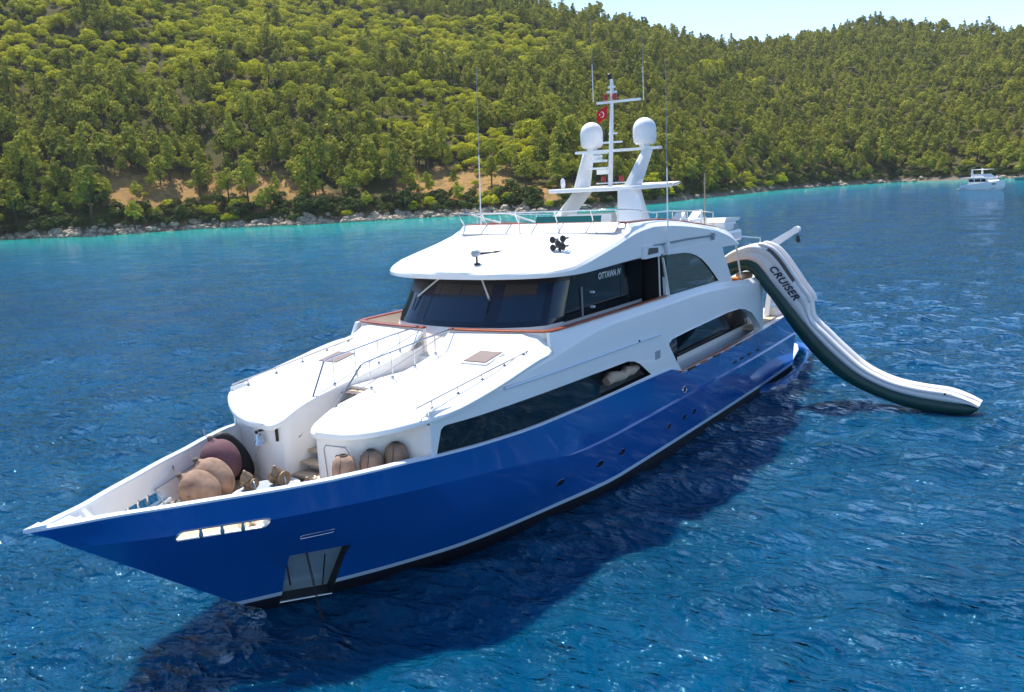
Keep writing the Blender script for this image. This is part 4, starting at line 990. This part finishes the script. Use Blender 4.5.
def sea_mat():
    m = bpy.data.materials.new('sea_water'); m.use_nodes = True; n = m.node_tree; b = n.nodes['Principled BSDF']; L = n.links.new
    b.inputs['Roughness'].default_value = .055; b.inputs['IOR'].default_value = 1.333; b.inputs['Specular IOR Level'].default_value = .5
    b.inputs['Specular Tint'].default_value = (.26, .80, 1, 1)
    b.subsurface_method = 'BURLEY'; b.inputs['Subsurface Weight'].default_value = .85; b.inputs['Subsurface Radius'].default_value = (.4, 1.0, 1.6); b.inputs['Subsurface Scale'].default_value = 1.0
    at = n.nodes.new('ShaderNodeAttribute'); at.attribute_name = 'shore_distance'
    tc = n.nodes.new('ShaderNodeTexCoord')
    big = n.nodes.new('ShaderNodeTexNoise'); big.inputs['Scale'].default_value = .035; big.inputs['Detail'].default_value = 4; L(tc.outputs['Object'], big.inputs['Vector'])
    # uneven edge of the shallows
    ad = n.nodes.new('ShaderNodeMath'); ad.operation = 'MULTIPLY_ADD'; ad.inputs[1].default_value = 46; L(big.outputs[0], ad.inputs[0]); L(at.outputs['Fac'], ad.inputs[2])
    mr = n.nodes.new('ShaderNodeMapRange'); mr.inputs[1].default_value = 20; mr.inputs[2].default_value = 300; L(ad.outputs[0], mr.inputs[0])
    r = ramp(n, [(0.0, (.03, .25, .19)), (.03, (.002, .34, .29)), (.17, (.001, .27, .27)), (.36, (.0005, .14, .21)), (.62, (.0001, .096, .190)), (.9, (.0001, .052, .126))])
    L(mr.outputs[0], r.inputs[0])
    pat = n.nodes.new('ShaderNodeTexNoise'); pat.inputs['Scale'].default_value = .16; pat.inputs['Detail'].default_value = 6; L(tc.outputs['Object'], pat.inputs['Vector'])
    pm = n.nodes.new('ShaderNodeMapRange'); pm.inputs[1].default_value = .3; pm.inputs[2].default_value = .7; pm.inputs[3].default_value = .8; pm.inputs[4].default_value = 1.2; L(pat.outputs[0], pm.inputs[0])
    vm = n.nodes.new('ShaderNodeVectorMath'); vm.operation = 'SCALE'; L(r.outputs[0], vm.inputs[0]); L(pm.outputs[0], vm.inputs['Scale']); L(vm.outputs[0], b.inputs['Base Color'])
    mp = n.nodes.new('ShaderNodeMapping'); mp.inputs['Rotation'].default_value = (0, 0, R(35)); mp.inputs['Scale'].default_value = (1, .55, 1); L(tc.outputs['Object'], mp.inputs[0])
    def wave(sc, det, ridged, rot, sy):
        m2 = n.nodes.new('ShaderNodeMapping'); m2.inputs['Rotation'].default_value = (0, 0, R(rot)); m2.inputs['Scale'].default_value = (1, sy, 1); L(tc.outputs['Object'], m2.inputs[0])
        t = n.nodes.new('ShaderNodeTexNoise'); t.inputs['Scale'].default_value = sc; t.inputs['Detail'].default_value = det; t.inputs['Distortion'].default_value = .35
        if ridged:
            t.noise_type = 'RIDGED_MULTIFRACTAL'; t.inputs['Roughness'].default_value = .5; t.inputs['Offset'].default_value = .9; t.inputs['Gain'].default_value = 1.6; t.normalize = True
        L(m2.outputs[0], t.inputs['Vector']); return t
    prev = None
    for sc, dist, det, rg, rot, sy in ((.7, .30, 2, False, 30, .6), (1.8, .29, 2, True, 42, .5), (4.4, .22, 2, False, 18, .55), (11.0, .035, 2, False, 60, .8)):
        t = wave(sc, det, rg, rot, sy)
        bp = n.nodes.new('ShaderNodeBump'); bp.inputs['Strength'].default_value = 1; bp.inputs['Distance'].default_value = dist; L(t.outputs[0], bp.inputs['Height'])
        if prev: L(prev.outputs[0], bp.inputs['Normal'])
        prev = bp
    L(prev.outputs[0], b.inputs['Normal'])
    return m
sea.data.materials.clear(); sea.data.materials.append(sea_mat()); struct(sea)

# ---------------------------------------------------------------- vegetation
def leaf_mat(name, col, col2, trans=.25):
    m = bpy.data.materials.new(name); m.use_nodes = True; n = m.node_tree; b = n.nodes['Principled BSDF']; L = n.links.new
    b.inputs['Roughness'].default_value = .75; b.inputs['Specular IOR Level'].default_value = .15
    oi = n.nodes.new('ShaderNodeObjectInfo'); tc = n.nodes.new('ShaderNodeTexCoord')
    t = n.nodes.new('ShaderNodeTexNoise'); t.inputs['Scale'].default_value = .5; t.inputs['Detail'].default_value = 3; L(tc.outputs['Object'], t.inputs['Vector'])
    ge = n.nodes.new('ShaderNodeNewGeometry')
    a = n.nodes.new('ShaderNodeMath'); a.operation = 'MULTIPLY_ADD'; a.inputs[1].default_value = .75; L(oi.outputs['Random'], a.inputs[0])
    a2 = n.nodes.new('ShaderNodeMath'); a2.operation = 'MULTIPLY'; a2.inputs[1].default_value = .5; L(t.outputs[0], a2.inputs[0]); L(a2.outputs[0], a.inputs[2])
    a3 = n.nodes.new('ShaderNodeMath'); a3.operation = 'MULTIPLY_ADD'; a3.inputs[1].default_value = .3; L(ge.outputs['Random Per Island'], a3.inputs[0]); L(a.outputs[0], a3.inputs[2])
    r = ramp(n, [(.15, col), (1.25 / 1.3, col2)]); L(a3.outputs[0], r.inputs[0]); L(r.outputs[0], b.inputs['Base Color'])
    tr = n.nodes.new('ShaderNodeBsdfTranslucent'); L(r.outputs[0], tr.inputs[0]); mx = n.nodes.new('ShaderNodeMixShader'); mx.inputs[0].default_value = trans
    L(b.outputs[0], mx.inputs[1]); L(tr.outputs[0], mx.inputs[2]); L(mx.outputs[0], n.nodes['Material Output'].inputs[0])
    return m
LM = dict(pine=leaf_mat('pine_needles', (.09, .115, .014), (.38, .37, .036), .28), bush=leaf_mat('maquis_leaves', (.11, .155, .008), (.52, .50, .018), .28),
          dark=leaf_mat('oak_leaves', (.035, .055, .012), (.085, .11, .02)))
bark = mat('pine_bark', (.10, .065, .045), .9)
def leafmesh(name, puffs, n_per, size, m, seed, flat=.75):
    g = np.random.default_rng(seed); V = []; 
    for (cx, cy, cz, pr) in puffs:
        k = max(8, int(n_per * (pr ** 1.6)))
        d = g.normal(size=(k, 3)); d /= np.linalg.norm(d, axis=1)[:, None]
        d[:, 2] = np.where(d[:, 2] < -.3, -d[:, 2], d[:, 2])
        rad = pr * g.uniform(.72, 1.08, k)[:, None]
        c = np.array([cx, cy, cz]) + d * rad * np.array([1, 1, flat])
        nrm = d + g.normal(scale=.42, size=(k, 3)); nrm /= np.linalg.norm(nrm, axis=1)[:, None]
        u = np.cross(nrm, g.normal(size=(k, 3))); u /= np.linalg.norm(u, axis=1)[:, None]; v = np.cross(nrm, u)
        s = size * g.uniform(.6, 1.25, k)[:, None]
        q = np.stack([c - u * s - v * s * .45, c + u * s * .5 - v * s * .7, c + u * s + v * s * .4, c - u * s * .3 + v * s * .75], 1)
        V.append(q)
    V = np.concatenate(V).reshape(-1, 3); me = bpy.data.meshes.new(name); nv = len(V)
    me.vertices.add(nv); me.vertices.foreach_set('co', V.ravel()); me.loops.add(nv); me.loops.foreach_set('vertex_index', np.arange(nv))
    me.polygons.add(nv // 4); me.polygons.foreach_set('loop_start', np.arange(0, nv, 4)); me.update(calc_edges=True); me.materials.append(m)
    return me
def pine_puffs(seed, H_, W_, kind):
    g = np.random.default_rng(seed); P = []
    n = 15
    for i in range(n):
        f = i / (n - 1); z = H_ * (.36 + .60 * f)
        if kind == 'cone': w_ = W_ * (1 - f) ** .75 * .95 + .25
        else: w_ = W_ * math.sin(PI * (.22 + .68 * f)) * .9
        a = g.uniform(0, 2 * PI); d = w_ * g.uniform(.25, .8)
        P.append((d * math.cos(a), d * math.sin(a), z, max(.7, w_ * g.uniform(.38, .6))))
    P.append((0, 0, H_ * .95, .7)); P.append((0, 0, H_ * .7, W_ * .5))
    return P
def bush_puffs(seed, H_, W_):
    g = np.random.default_rng(seed); P = [(0, 0, H_ * .42, W_ * .62)]
    for i in range(9):
        a = g.uniform(0, 2 * PI); d = W_ * g.uniform(.3, .78); P.append((d * math.cos(a), d * math.sin(a), H_ * g.uniform(.25, .72) * (1.15 - d / W_ * .5), W_ * g.uniform(.28, .46)))
    return P
def trunk_mesh(seed, H_):
    g = np.random.default_rng(seed); mb = MB(); l = g.uniform(-.6, .6, 2)
    mb.tube([(0, 0, -1.5), (l[0] * .2, l[1] * .2, H_ * .3), (l[0] * .8, l[1] * .6, H_ * .62), (l[0], l[1], H_ * .9)], [.26, .2, .13, .05], 6)
    for k in range(5):
        z = H_ * g.uniform(.38, .75); a = g.uniform(0, 2 * PI); q = g.uniform(1.2, 2.4); f = z / H_
        mb.tube([(l[0] * f, l[1] * f, z), (l[0] * f + q * math.cos(a), l[1] * f + q * math.sin(a), z + q * .5)], [.09, .03], 4)
    return mb.mesh('trunk', [bark])
PINES, BUSH = [], []
for k in range(6):
    kd = 'cone' if k % 2 == 0 else 'round'; H_ = [9.5, 8.2, 11, 9, 8, 10][k]; W_ = [3.0, 3.6, 3.2, 4.0, 2.8, 3.7][k]
    PINES.append((leafmesh('pine_crown', pine_puffs(40 + k, H_, W_, kd), 34, .30, LM['pine'], k), trunk_mesh(60 + k, H_), H_, W_))
for k in range(5):
    H_ = [4.4, 5.6, 3.6, 6.6, 5.0][k]; W_ = [3.4, 4.2, 2.7, 4.8, 3.6][k]
    BUSH.append((leafmesh('foliage', bush_puffs(80 + k, H_, W_), 46, .26, LM['bush'], 20 + k), H_, W_))
DARK = []
for k in range(4):
    H_ = [3.4, 4.6, 5.6, 2.6][k]; W_ = [2.6, 2.9, 2.7, 2.4][k]
    DARK.append((leafmesh('foliage', bush_puffs(90 + k, H_, W_), 46, .25, LM['dark'], 30 + k), H_, W_))

# where they stand
VT0, VT1 = D(-90), D(-188)
VT0, VT1 = min(VT0, VT1), max(VT0, VT1)
N = 34000
g = np.random.default_rng(3)
t = g.uniform(VT0, VT1, N); rs = shore_r(t); rr = np.interp(t, _rt, _rr)
r = np.sqrt(g.uniform((rs + 2.5) ** 2, (rr * 1.02) ** 2)); r[:2000] = rs[:2000] + g.uniform(2.5, 13, 2000)
x = CX + r * np.cos(t); y = CY + r * np.sin(t); s = r - rs; u = s / (rr - rs)
td = np.degrees(t) - 360
# forest type: bright maquis on the upper left slopes and in a slanting band, pines elsewhere
f1 = vnoise(x, y, 62, 11) * .75 + vnoise(x, y, 24, 12) * .55
left = np.clip((-139 - td) / -14, -1, 1)                 # +1 well to the left
bushy = f1 + .36 * np.clip((td + 148) / 8, -1, 1) * np.clip((u - .05) * 5, -.6, 1) + np.where(s < 16, .5, 0)
band = np.exp(-((td + 150 + 26 * (.95 - u)) / 3.0) ** 2) * (u > .45) * .9
bushy = bushy + band - .2 * (td < -152) - .45 * (td > -124) * (u < .5) - .12 * (g.uniform(size=N) < .3)
is_bush = bushy > .05
# dry clearings behind the shore trees
def clearing(td, s):
    c = np.zeros_like(td, bool)
    for a0, a1, s0, s1 in ((-132.8, -121.8, 13, 33), (-145.6, -138.5, 12, 36), (-151.5, -147.0, 8, 22), (-160.6, -159.2, 8, 22), (-134.5, -133.5, 10, 24)):
        e = 3 * np.sin(td * 3.1) + 2 * np.sin(td * 7.7)
        c |= (td > a0) & (td < a1) & (s > s0 + e) & (s < s1 + e)
    return c
clr = clearing(td, s)
_td = np.degrees(Tm) - 360; _s = Rm - rsm
_d = np.zeros(_td.shape)
for da_, ds_ in ((0, 0), (.4, 0), (-.4, 0), (0, 4), (0, -4)): _d += clearing((_td + da_).ravel(), (_s + ds_).ravel()).reshape(_td.shape) / 5
A = DRY.data.attributes.new('dry', 'FLOAT', 'POINT'); A.data.foreach_set('value', np.clip(_d + .12, 0, 1).reshape(-1).astype(np.float32))
keep = ~clr | (g.uniform(size=N) < .2)
is_bush = np.where((s < 13) & (td > -146) & (td < -121.5) & (g.uniform(size=N) < .6), True, is_bush)
is_bush = np.where(clr, g.uniform(size=N) < .5, is_bush)
x, y, r, s, td, is_bush, u = [a[keep] for a in (x, y, r, s, td, is_bush, u)]
# thin by spacing on a hashed grid
cell = {}; sel = []
sc_all = (.62 + .95 * g.uniform(0, 1, len(x)) ** 1.9) * np.where(is_bush, 1.15, np.where(td < -152, .95, 1.18)) * np.where(clearing(td, s) & is_bush, .5, 1); order = g.permutation(len(x))
for i in order:
    dmin = (2.9 if is_bush[i] else 2.8) * sc_all[i] * (1.0 if s[i] > 20 else .8)
    cx_, cy_ = int(x[i] // 5), int(y[i] // 5); ok = True
    for a in (-1, 0, 1):
        for b in (-1, 0, 1):
            for j in cell.get((cx_ + a, cy_ + b), ()):
                if (x[i] - x[j]) ** 2 + (y[i] - y[j]) ** 2 < dmin * dmin: ok = False; break
            if not ok: break
        if not ok: break
    if ok: cell.setdefault((cx_, cy_), []).append(i); sel.append(i)
sel = np.array(sel); x, y, r, s, td, is_bush, u, sc_all = [a[sel] for a in (x, y, r, s, td, is_bush, u, sc_all)]
# row of larger pines and dark shrubs right behind the rocks
z = ground_h(x, y) - .25
dark = (~clearing(td, s)) & (((s < 14) & (g.uniform(size=len(x)) < .85)) | (is_bush & (g.uniform(size=len(x)) < .12)))
shorep = (~is_bush) & (s < 60)
sc_all = np.where(shorep & ~dark, sc_all * 1.12, sc_all)
kind = np.where(dark, 2, np.where(is_bush, 1, 0))
rotz = g.uniform(0, 2 * PI, len(x)); var = g.integers(0, 1000, len(x))
print('trees', len(x), 'pines', (kind == 0).sum(), 'bush', (kind == 1).sum(), 'dark', (kind == 2).sum())
vis = (td < -115) & (td > -176.5)
def place_label(td_, s_, noun):
    z_ = 'left of the yacht' if td_ > -131 else ('beyond the foredeck' if td_ > -143.5 else ('behind the radomes' if td_ > -152 else ('right of the mast' if td_ > -163 else 'near the distant boat')))
    d_ = 'by the shoreline rocks' if s_ < 14 else ('at the foot of the hill' if s_ < 45 else 'on the lower slope')
    return noun + ' ' + d_ + ' ' + z_
for kd, lib, nm, noun, cat_ in ((0, PINES, 'pine_tree', 'olive green pine', 'pine tree'), (1, BUSH, 'maquis_bush', 'bright yellow-green rounded bush', 'bush'), (2, DARK, 'evergreen_shrub', 'dark green dense shrub', 'shrub')):
    ids = np.where(kind == kd)[0]; near = ids[vis[ids]]; near = near[np.argsort(r[near] / sc_all[near])][:285]
    ns = set(near.tolist())
    for i in near:
        v = lib[int(var[i]) % len(lib)]; lab = place_label(td[i], s[i], noun); sc_ = float(sc_all[i])
        e = bpy.data.objects.new(nm, None); C.objects.link(e); e.location = (x[i], y[i], z[i]); e.rotation_euler = (0, 0, rotz[i]); e.scale = (sc_, sc_, sc_ * (.9 + .2 * ((var[i] % 7) / 7)))
        tag(e, lab, cat_, lab)
        c = bpy.data.objects.new('crown' if kd == 0 else 'foliage', v[0]); C.objects.link(c); c.parent = e
        if kd == 0: tk = bpy.data.objects.new('trunk', v[1]); C.objects.link(tk); tk.parent = e
    rest = np.array([i for i in ids if i not in ns])
    if not len(rest): continue
    # the rest of this growth reads as one mass: points carrying instances of the same crowns
    me = bpy.data.meshes.new('forest'); me.vertices.add(len(rest)); me.vertices.foreach_set('co', np.stack([x[rest], y[rest], z[rest]], 1).ravel().astype(np.float32))
    for an, vals in (('rz', rotz[rest]), ('sc', sc_all[rest])):
        A = me.attributes.new(an, 'FLOAT', 'POINT'); A.data.foreach_set('value', vals.astype(np.float32))
    A = me.attributes.new('vi', 'INT', 'POINT'); A.data.foreach_set('value', (var[rest] % len(lib)).astype(np.int32))
    fo_ = bpy.data.objects.new(['pine_forest', 'maquis_scrub', 'shrub_cover'][kd], me); C.objects.link(fo_)
    struct(fo_, ['dense olive green pine wood covering the slopes', 'yellow-green maquis scrub covering the upper slopes', 'dark evergreen undergrowth scattered over the slopes'][kd], 'stuff')
    fo_['category'] = ['wood', 'scrub', 'undergrowth'][kd]
    ng = bpy.data.node_groups.new('scatter', 'GeometryNodeTree'); ng.interface.new_socket('Geometry', in_out='INPUT', socket_type='NodeSocketGeometry'); ng.interface.new_socket('Geometry', in_out='OUTPUT', socket_type='NodeSocketGeometry')
    gi = ng.nodes.new('NodeGroupInput'); go = ng.nodes.new('NodeGroupOutput'); inst = ng.nodes.new('GeometryNodeInstanceOnPoints'); jn = ng.nodes.new('GeometryNodeJoinGeometry')
    seen = {}
    for ob in C.objects:
        if ob.name.split('.')[0] in ('crown', 'foliage') and ob.data.name in [q[0].name for q in lib] and ob.data.name not in seen: seen[ob.data.name] = ob
    for q in list(lib)[::-1]:
        if q[0].name not in seen: continue
        oi = ng.nodes.new('GeometryNodeObjectInfo'); oi.transform_space = 'ORIGINAL'; oi.inputs['Object'].default_value = seen[q[0].name]; oi.inputs['As Instance'].default_value = True
        ng.links.new(oi.outputs['Geometry'], jn.inputs[0])
    def nat(nme, ty):
        a = ng.nodes.new('GeometryNodeInputNamedAttribute'); a.data_type = ty; a.inputs['Name'].default_value = nme; return a.outputs['Attribute']
    ng.links.new(gi.outputs[0], inst.inputs['Points']); ng.links.new(jn.outputs[0], inst.inputs['Instance']); inst.inputs['Pick Instance'].default_value = True
    ng.links.new(nat('vi', 'INT'), inst.inputs['Instance Index']); ng.links.new(nat('sc', 'FLOAT'), inst.inputs['Scale'])
    cx3 = ng.nodes.new('ShaderNodeCombineXYZ'); ng.links.new(nat('rz', 'FLOAT'), cx3.inputs['Z']); ng.links.new(cx3.outputs[0], inst.inputs['Rotation'])
    ng.links.new(inst.outputs[0], go.inputs[0]); md = fo_.modifiers.new('scatter', 'NODES'); md.node_group = ng

# ---------------------------------------------------------------- shoreline rocks
rockm = mat('pale_limestone', (.36, .29, .225), .9, noise=(.8, .5), bump=(2, .8))
ROCK = []
for k in range(6):
    q = np.random.default_rng(200 + k); mb = MB(); mb.ball((0, 0, 0), (1, .75, .55), 9, 6)
    mb.v = [tuple(np.array(v) * (1 + q.normal(0, .16))) for v in mb.v]; ROCK.append(mb.mesh('rock', [rockm], smooth=20))
g = np.random.default_rng(17); big, small = [], []
for i in range(3800):
    t_ = g.uniform(VT0, VT1)
    if math.degrees(t_) - 360 < -147 and g.uniform() < .72: continue
    if vnoise(t_ * 400, 0, 9, 44) + g.uniform(-.6, .6) < (-.55 if t_ > D(-147) else -.15): continue
    s_ = abs(g.normal(0, 2.4)) - .8; r_ = float(shore_r(t_)) + s_; a_ = CX + r_ * math.cos(t_); b_ = CY + r_ * math.sin(t_)
    sz = .3 + 1.7 * g.uniform(0, 1) ** 3; (big if sz > .75 else small).append((a_, b_, float(ground_h(a_, b_)) + sz * .12, sz, g.uniform(0, 6.28), int(g.integers(0, 6)), math.degrees(t_) - 360, r_))
big.sort(key=lambda q: -q[3] / q[7]); bigv = [b for b in big if -176 < b[6] < -115][:240]; rest = small + [b for b in big if b not in bigv]
for b in bigv:
    o = bpy.data.objects.new('shore_rock', ROCK[b[5]]); C.objects.link(o); o.location = b[:3]; o.scale = (b[3],) * 3; o.rotation_euler = (0, 0, b[4])
    lab = 'pale grey boulder at the waterline ' + ('left of the yacht' if b[6] > -131 else ('behind the yacht sundeck' if b[6] > -152 else 'on the far right shore'))
    tag(o, lab, 'rock', lab)
V, F = [], []
mb = MB()
for b in rest:
    me = ROCK[b[5]]; ca_, sa_ = math.cos(b[4]), math.sin(b[4])
    mb.add([(b[0] + b[3] * (v.co.x * ca_ - v.co.y * sa_), b[1] + b[3] * (v.co.x * sa_ + v.co.y * ca_), b[2] + b[3] * v.co.z) for v in me.vertices], [tuple(p.vertices) for p in me.polygons])
struct(mb.build('shore_rubble', rockm, None, smooth=20), 'pale broken rock rubble along the waterline', 'stuff')

# ---------------------------------------------------------------- boats in the bay
def motor_boat(loc, rz, Lb, label, hullm, full=True):
    B_ = empty('distant_boat', loc, label, 'boat', None, rz); k = Lb / 13.0
    def p(x_, y_, z_): return (x_ * k, y_ * k, z_ * k)
    rows = []
    for x_, b, zs in ((-6.3, 1.75, 1.3), (-4, 2.0, 1.35), (0, 2.1, 1.5), (3, 1.8, 1.85), (5, 1.1, 2.1), (6.3, .3, 2.3), (6.7, .02, 2.35)):
        st_ = min(x_, 5.6 + 0 * x_)
        rows.append([p(x_, b, zs), p(x_ - .0, b * .93, .6), p(st_, b * .75, -.2), p(st_, -b * .75, -.2), p(x_, -b * .93, .6), p(x_, -b, zs)])
    MB().loft(rows, closed=True, caps=True).build('hull', hullm, B_, 40)
    MB().tube([p(-6.3, -1.9, .45), p(5.3, -1.3, .45)], .05 * k, 4).build('waterline_stripe', M['blue'], B_)
    if not full:
        MB().prism([p(-2, 0, 1.4), p(-1.4, 0, 2.2), p(1.5, 0, 2.1), p(3.2, 0, 1.7)], (0, -1.2 * k, 0), (0, 1.2 * k, 0)).build('cabin', M['gel'], B_); return B_
    MB().prism([p(-3.6, 0, 1.3), p(-3.6, 0, 2.9), p(2.2, 0, 2.9), p(3.6, 0, 1.9)], (0, -1.65 * k, 0), (0, 1.65 * k, 0)).build('cabin', M['gel'], B_)
    for s in (1, -1):
        for a, b in ((-3.2, -1.6), (-1.2, .6), (.9, 2.3)): MB().prism([p(a, s * 1.66, 2.05), p(a, s * 1.66, 2.7), p(b - .1, s * 1.66, 2.7), p(b + .2, s * 1.66, 2.05)], (0, 0, 0), (0, s * .03, 0)).build('cabin_window', M['glass'], B_)
        MB().prism([p(4.2, s * 1.35, 1.3), p(5.1, s * .95, 1.35), p(5.0, s * .95, 1.65), p(4.2, s * 1.35, 1.6)], (0, 0, 0), (0, s * .12, 0)).build('hull_window', M['glass'], B_)
        MB().tube([p(-6, s * 1.7, 1.4), p(-6, s * 1.7, 3.0)], .05 * k, 5).build('deck_post', M['gel'], B_)
        MB().tube([p(2.5, s * 1.8, 2.6), p(5, s * 1.0, 2.9), p(6.4, s * .2, 3.0)], .03 * k, 4).build('bow_rail', M['steel'], B_)
    MB().prism([p(-6.1, 0, 2.95), p(2.6, 0, 2.95), p(2.2, 0, 3.1), p(-6.1, 0, 3.1)], (0, -1.9 * k, 0), (0, 1.9 * k, 0)).build('upper_deck', M['gel'], B_)
    MB().prism([p(-2.2, 0, 3.1), p(-2.2, 0, 3.9), p(.6, 0, 3.9), p(1.8, 0, 3.1)], (0, -1.5 * k, 0), (0, 1.5 * k, 0)).build('flybridge', M['gel'], B_)
    MB().prism([p(-2.6, 0, 3.1), p(-1.9, 0, 3.1), p(-2.2, 0, 5.2), p(-2.6, 0, 5.2)], (0, -1.6 * k, 0), (0, -1.4 * k, 0)).prism([p(-2.6, 0, 3.1), p(-1.9, 0, 3.1), p(-2.2, 0, 5.2), p(-2.6, 0, 5.2)], (0, 1.4 * k, 0), (0, 1.6 * k, 0)).build('radar_arch', M['gel'], B_)
    MB().prism([p(-2.7, 0, 4.9), p(1.4, 0, 4.9), p(1.4, 0, 5.0), p(-2.7, 0, 5.05)], (0, -1.6 * k, 0), (0, 1.6 * k, 0)).build('bimini', M['canvas'], B_)
    MB().prism([p(-7.4, 0, .2), p(-6.2, 0, .2), p(-6.2, 0, .45), p(-7.4, 0, .45)], (0, -1.6 * k, 0), (0, 1.6 * k, 0)).build('swim_platform', M['gel'], B_)
    return B_
motor_boat((-287.5, -21.6, 0), math.atan2(14.0, 15.2) + .10, 17.5, 'white motor boat with a flybridge anchored near the far shore', M['gel'])
motor_boat((-402, -16.5, 0), math.atan2(13, 6) + .2, 13.0, 'small teal and white boat at the right edge beyond the white motor boat', mat('teal_hull', (.02, .22, .24), .4), full=False)

# ---------------------------------------------------------------- the air over the bay
hz = MB().box((-300, -250, 120), (2300, 2300, 272)).build('haze', None)
hm = bpy.data.materials.new('haze_air'); hm.use_nodes = True; hn = hm.node_tree; hn.nodes.remove(hn.nodes['Principled BSDF'])
pv = hn.nodes.new('ShaderNodeVolumePrincipled'); pv.inputs['Density'].default_value = .00006; pv.inputs['Color'].default_value = (.80, .88, 1, 1); pv.inputs['Anisotropy'].default_value = .3
hn.links.new(pv.outputs[0], hn.nodes['Material Output'].inputs['Volume']); hz.data.materials.clear(); hz.data.materials.append(hm);
struct(hz, 'thin pale summer haze over the bay', 'stuff')
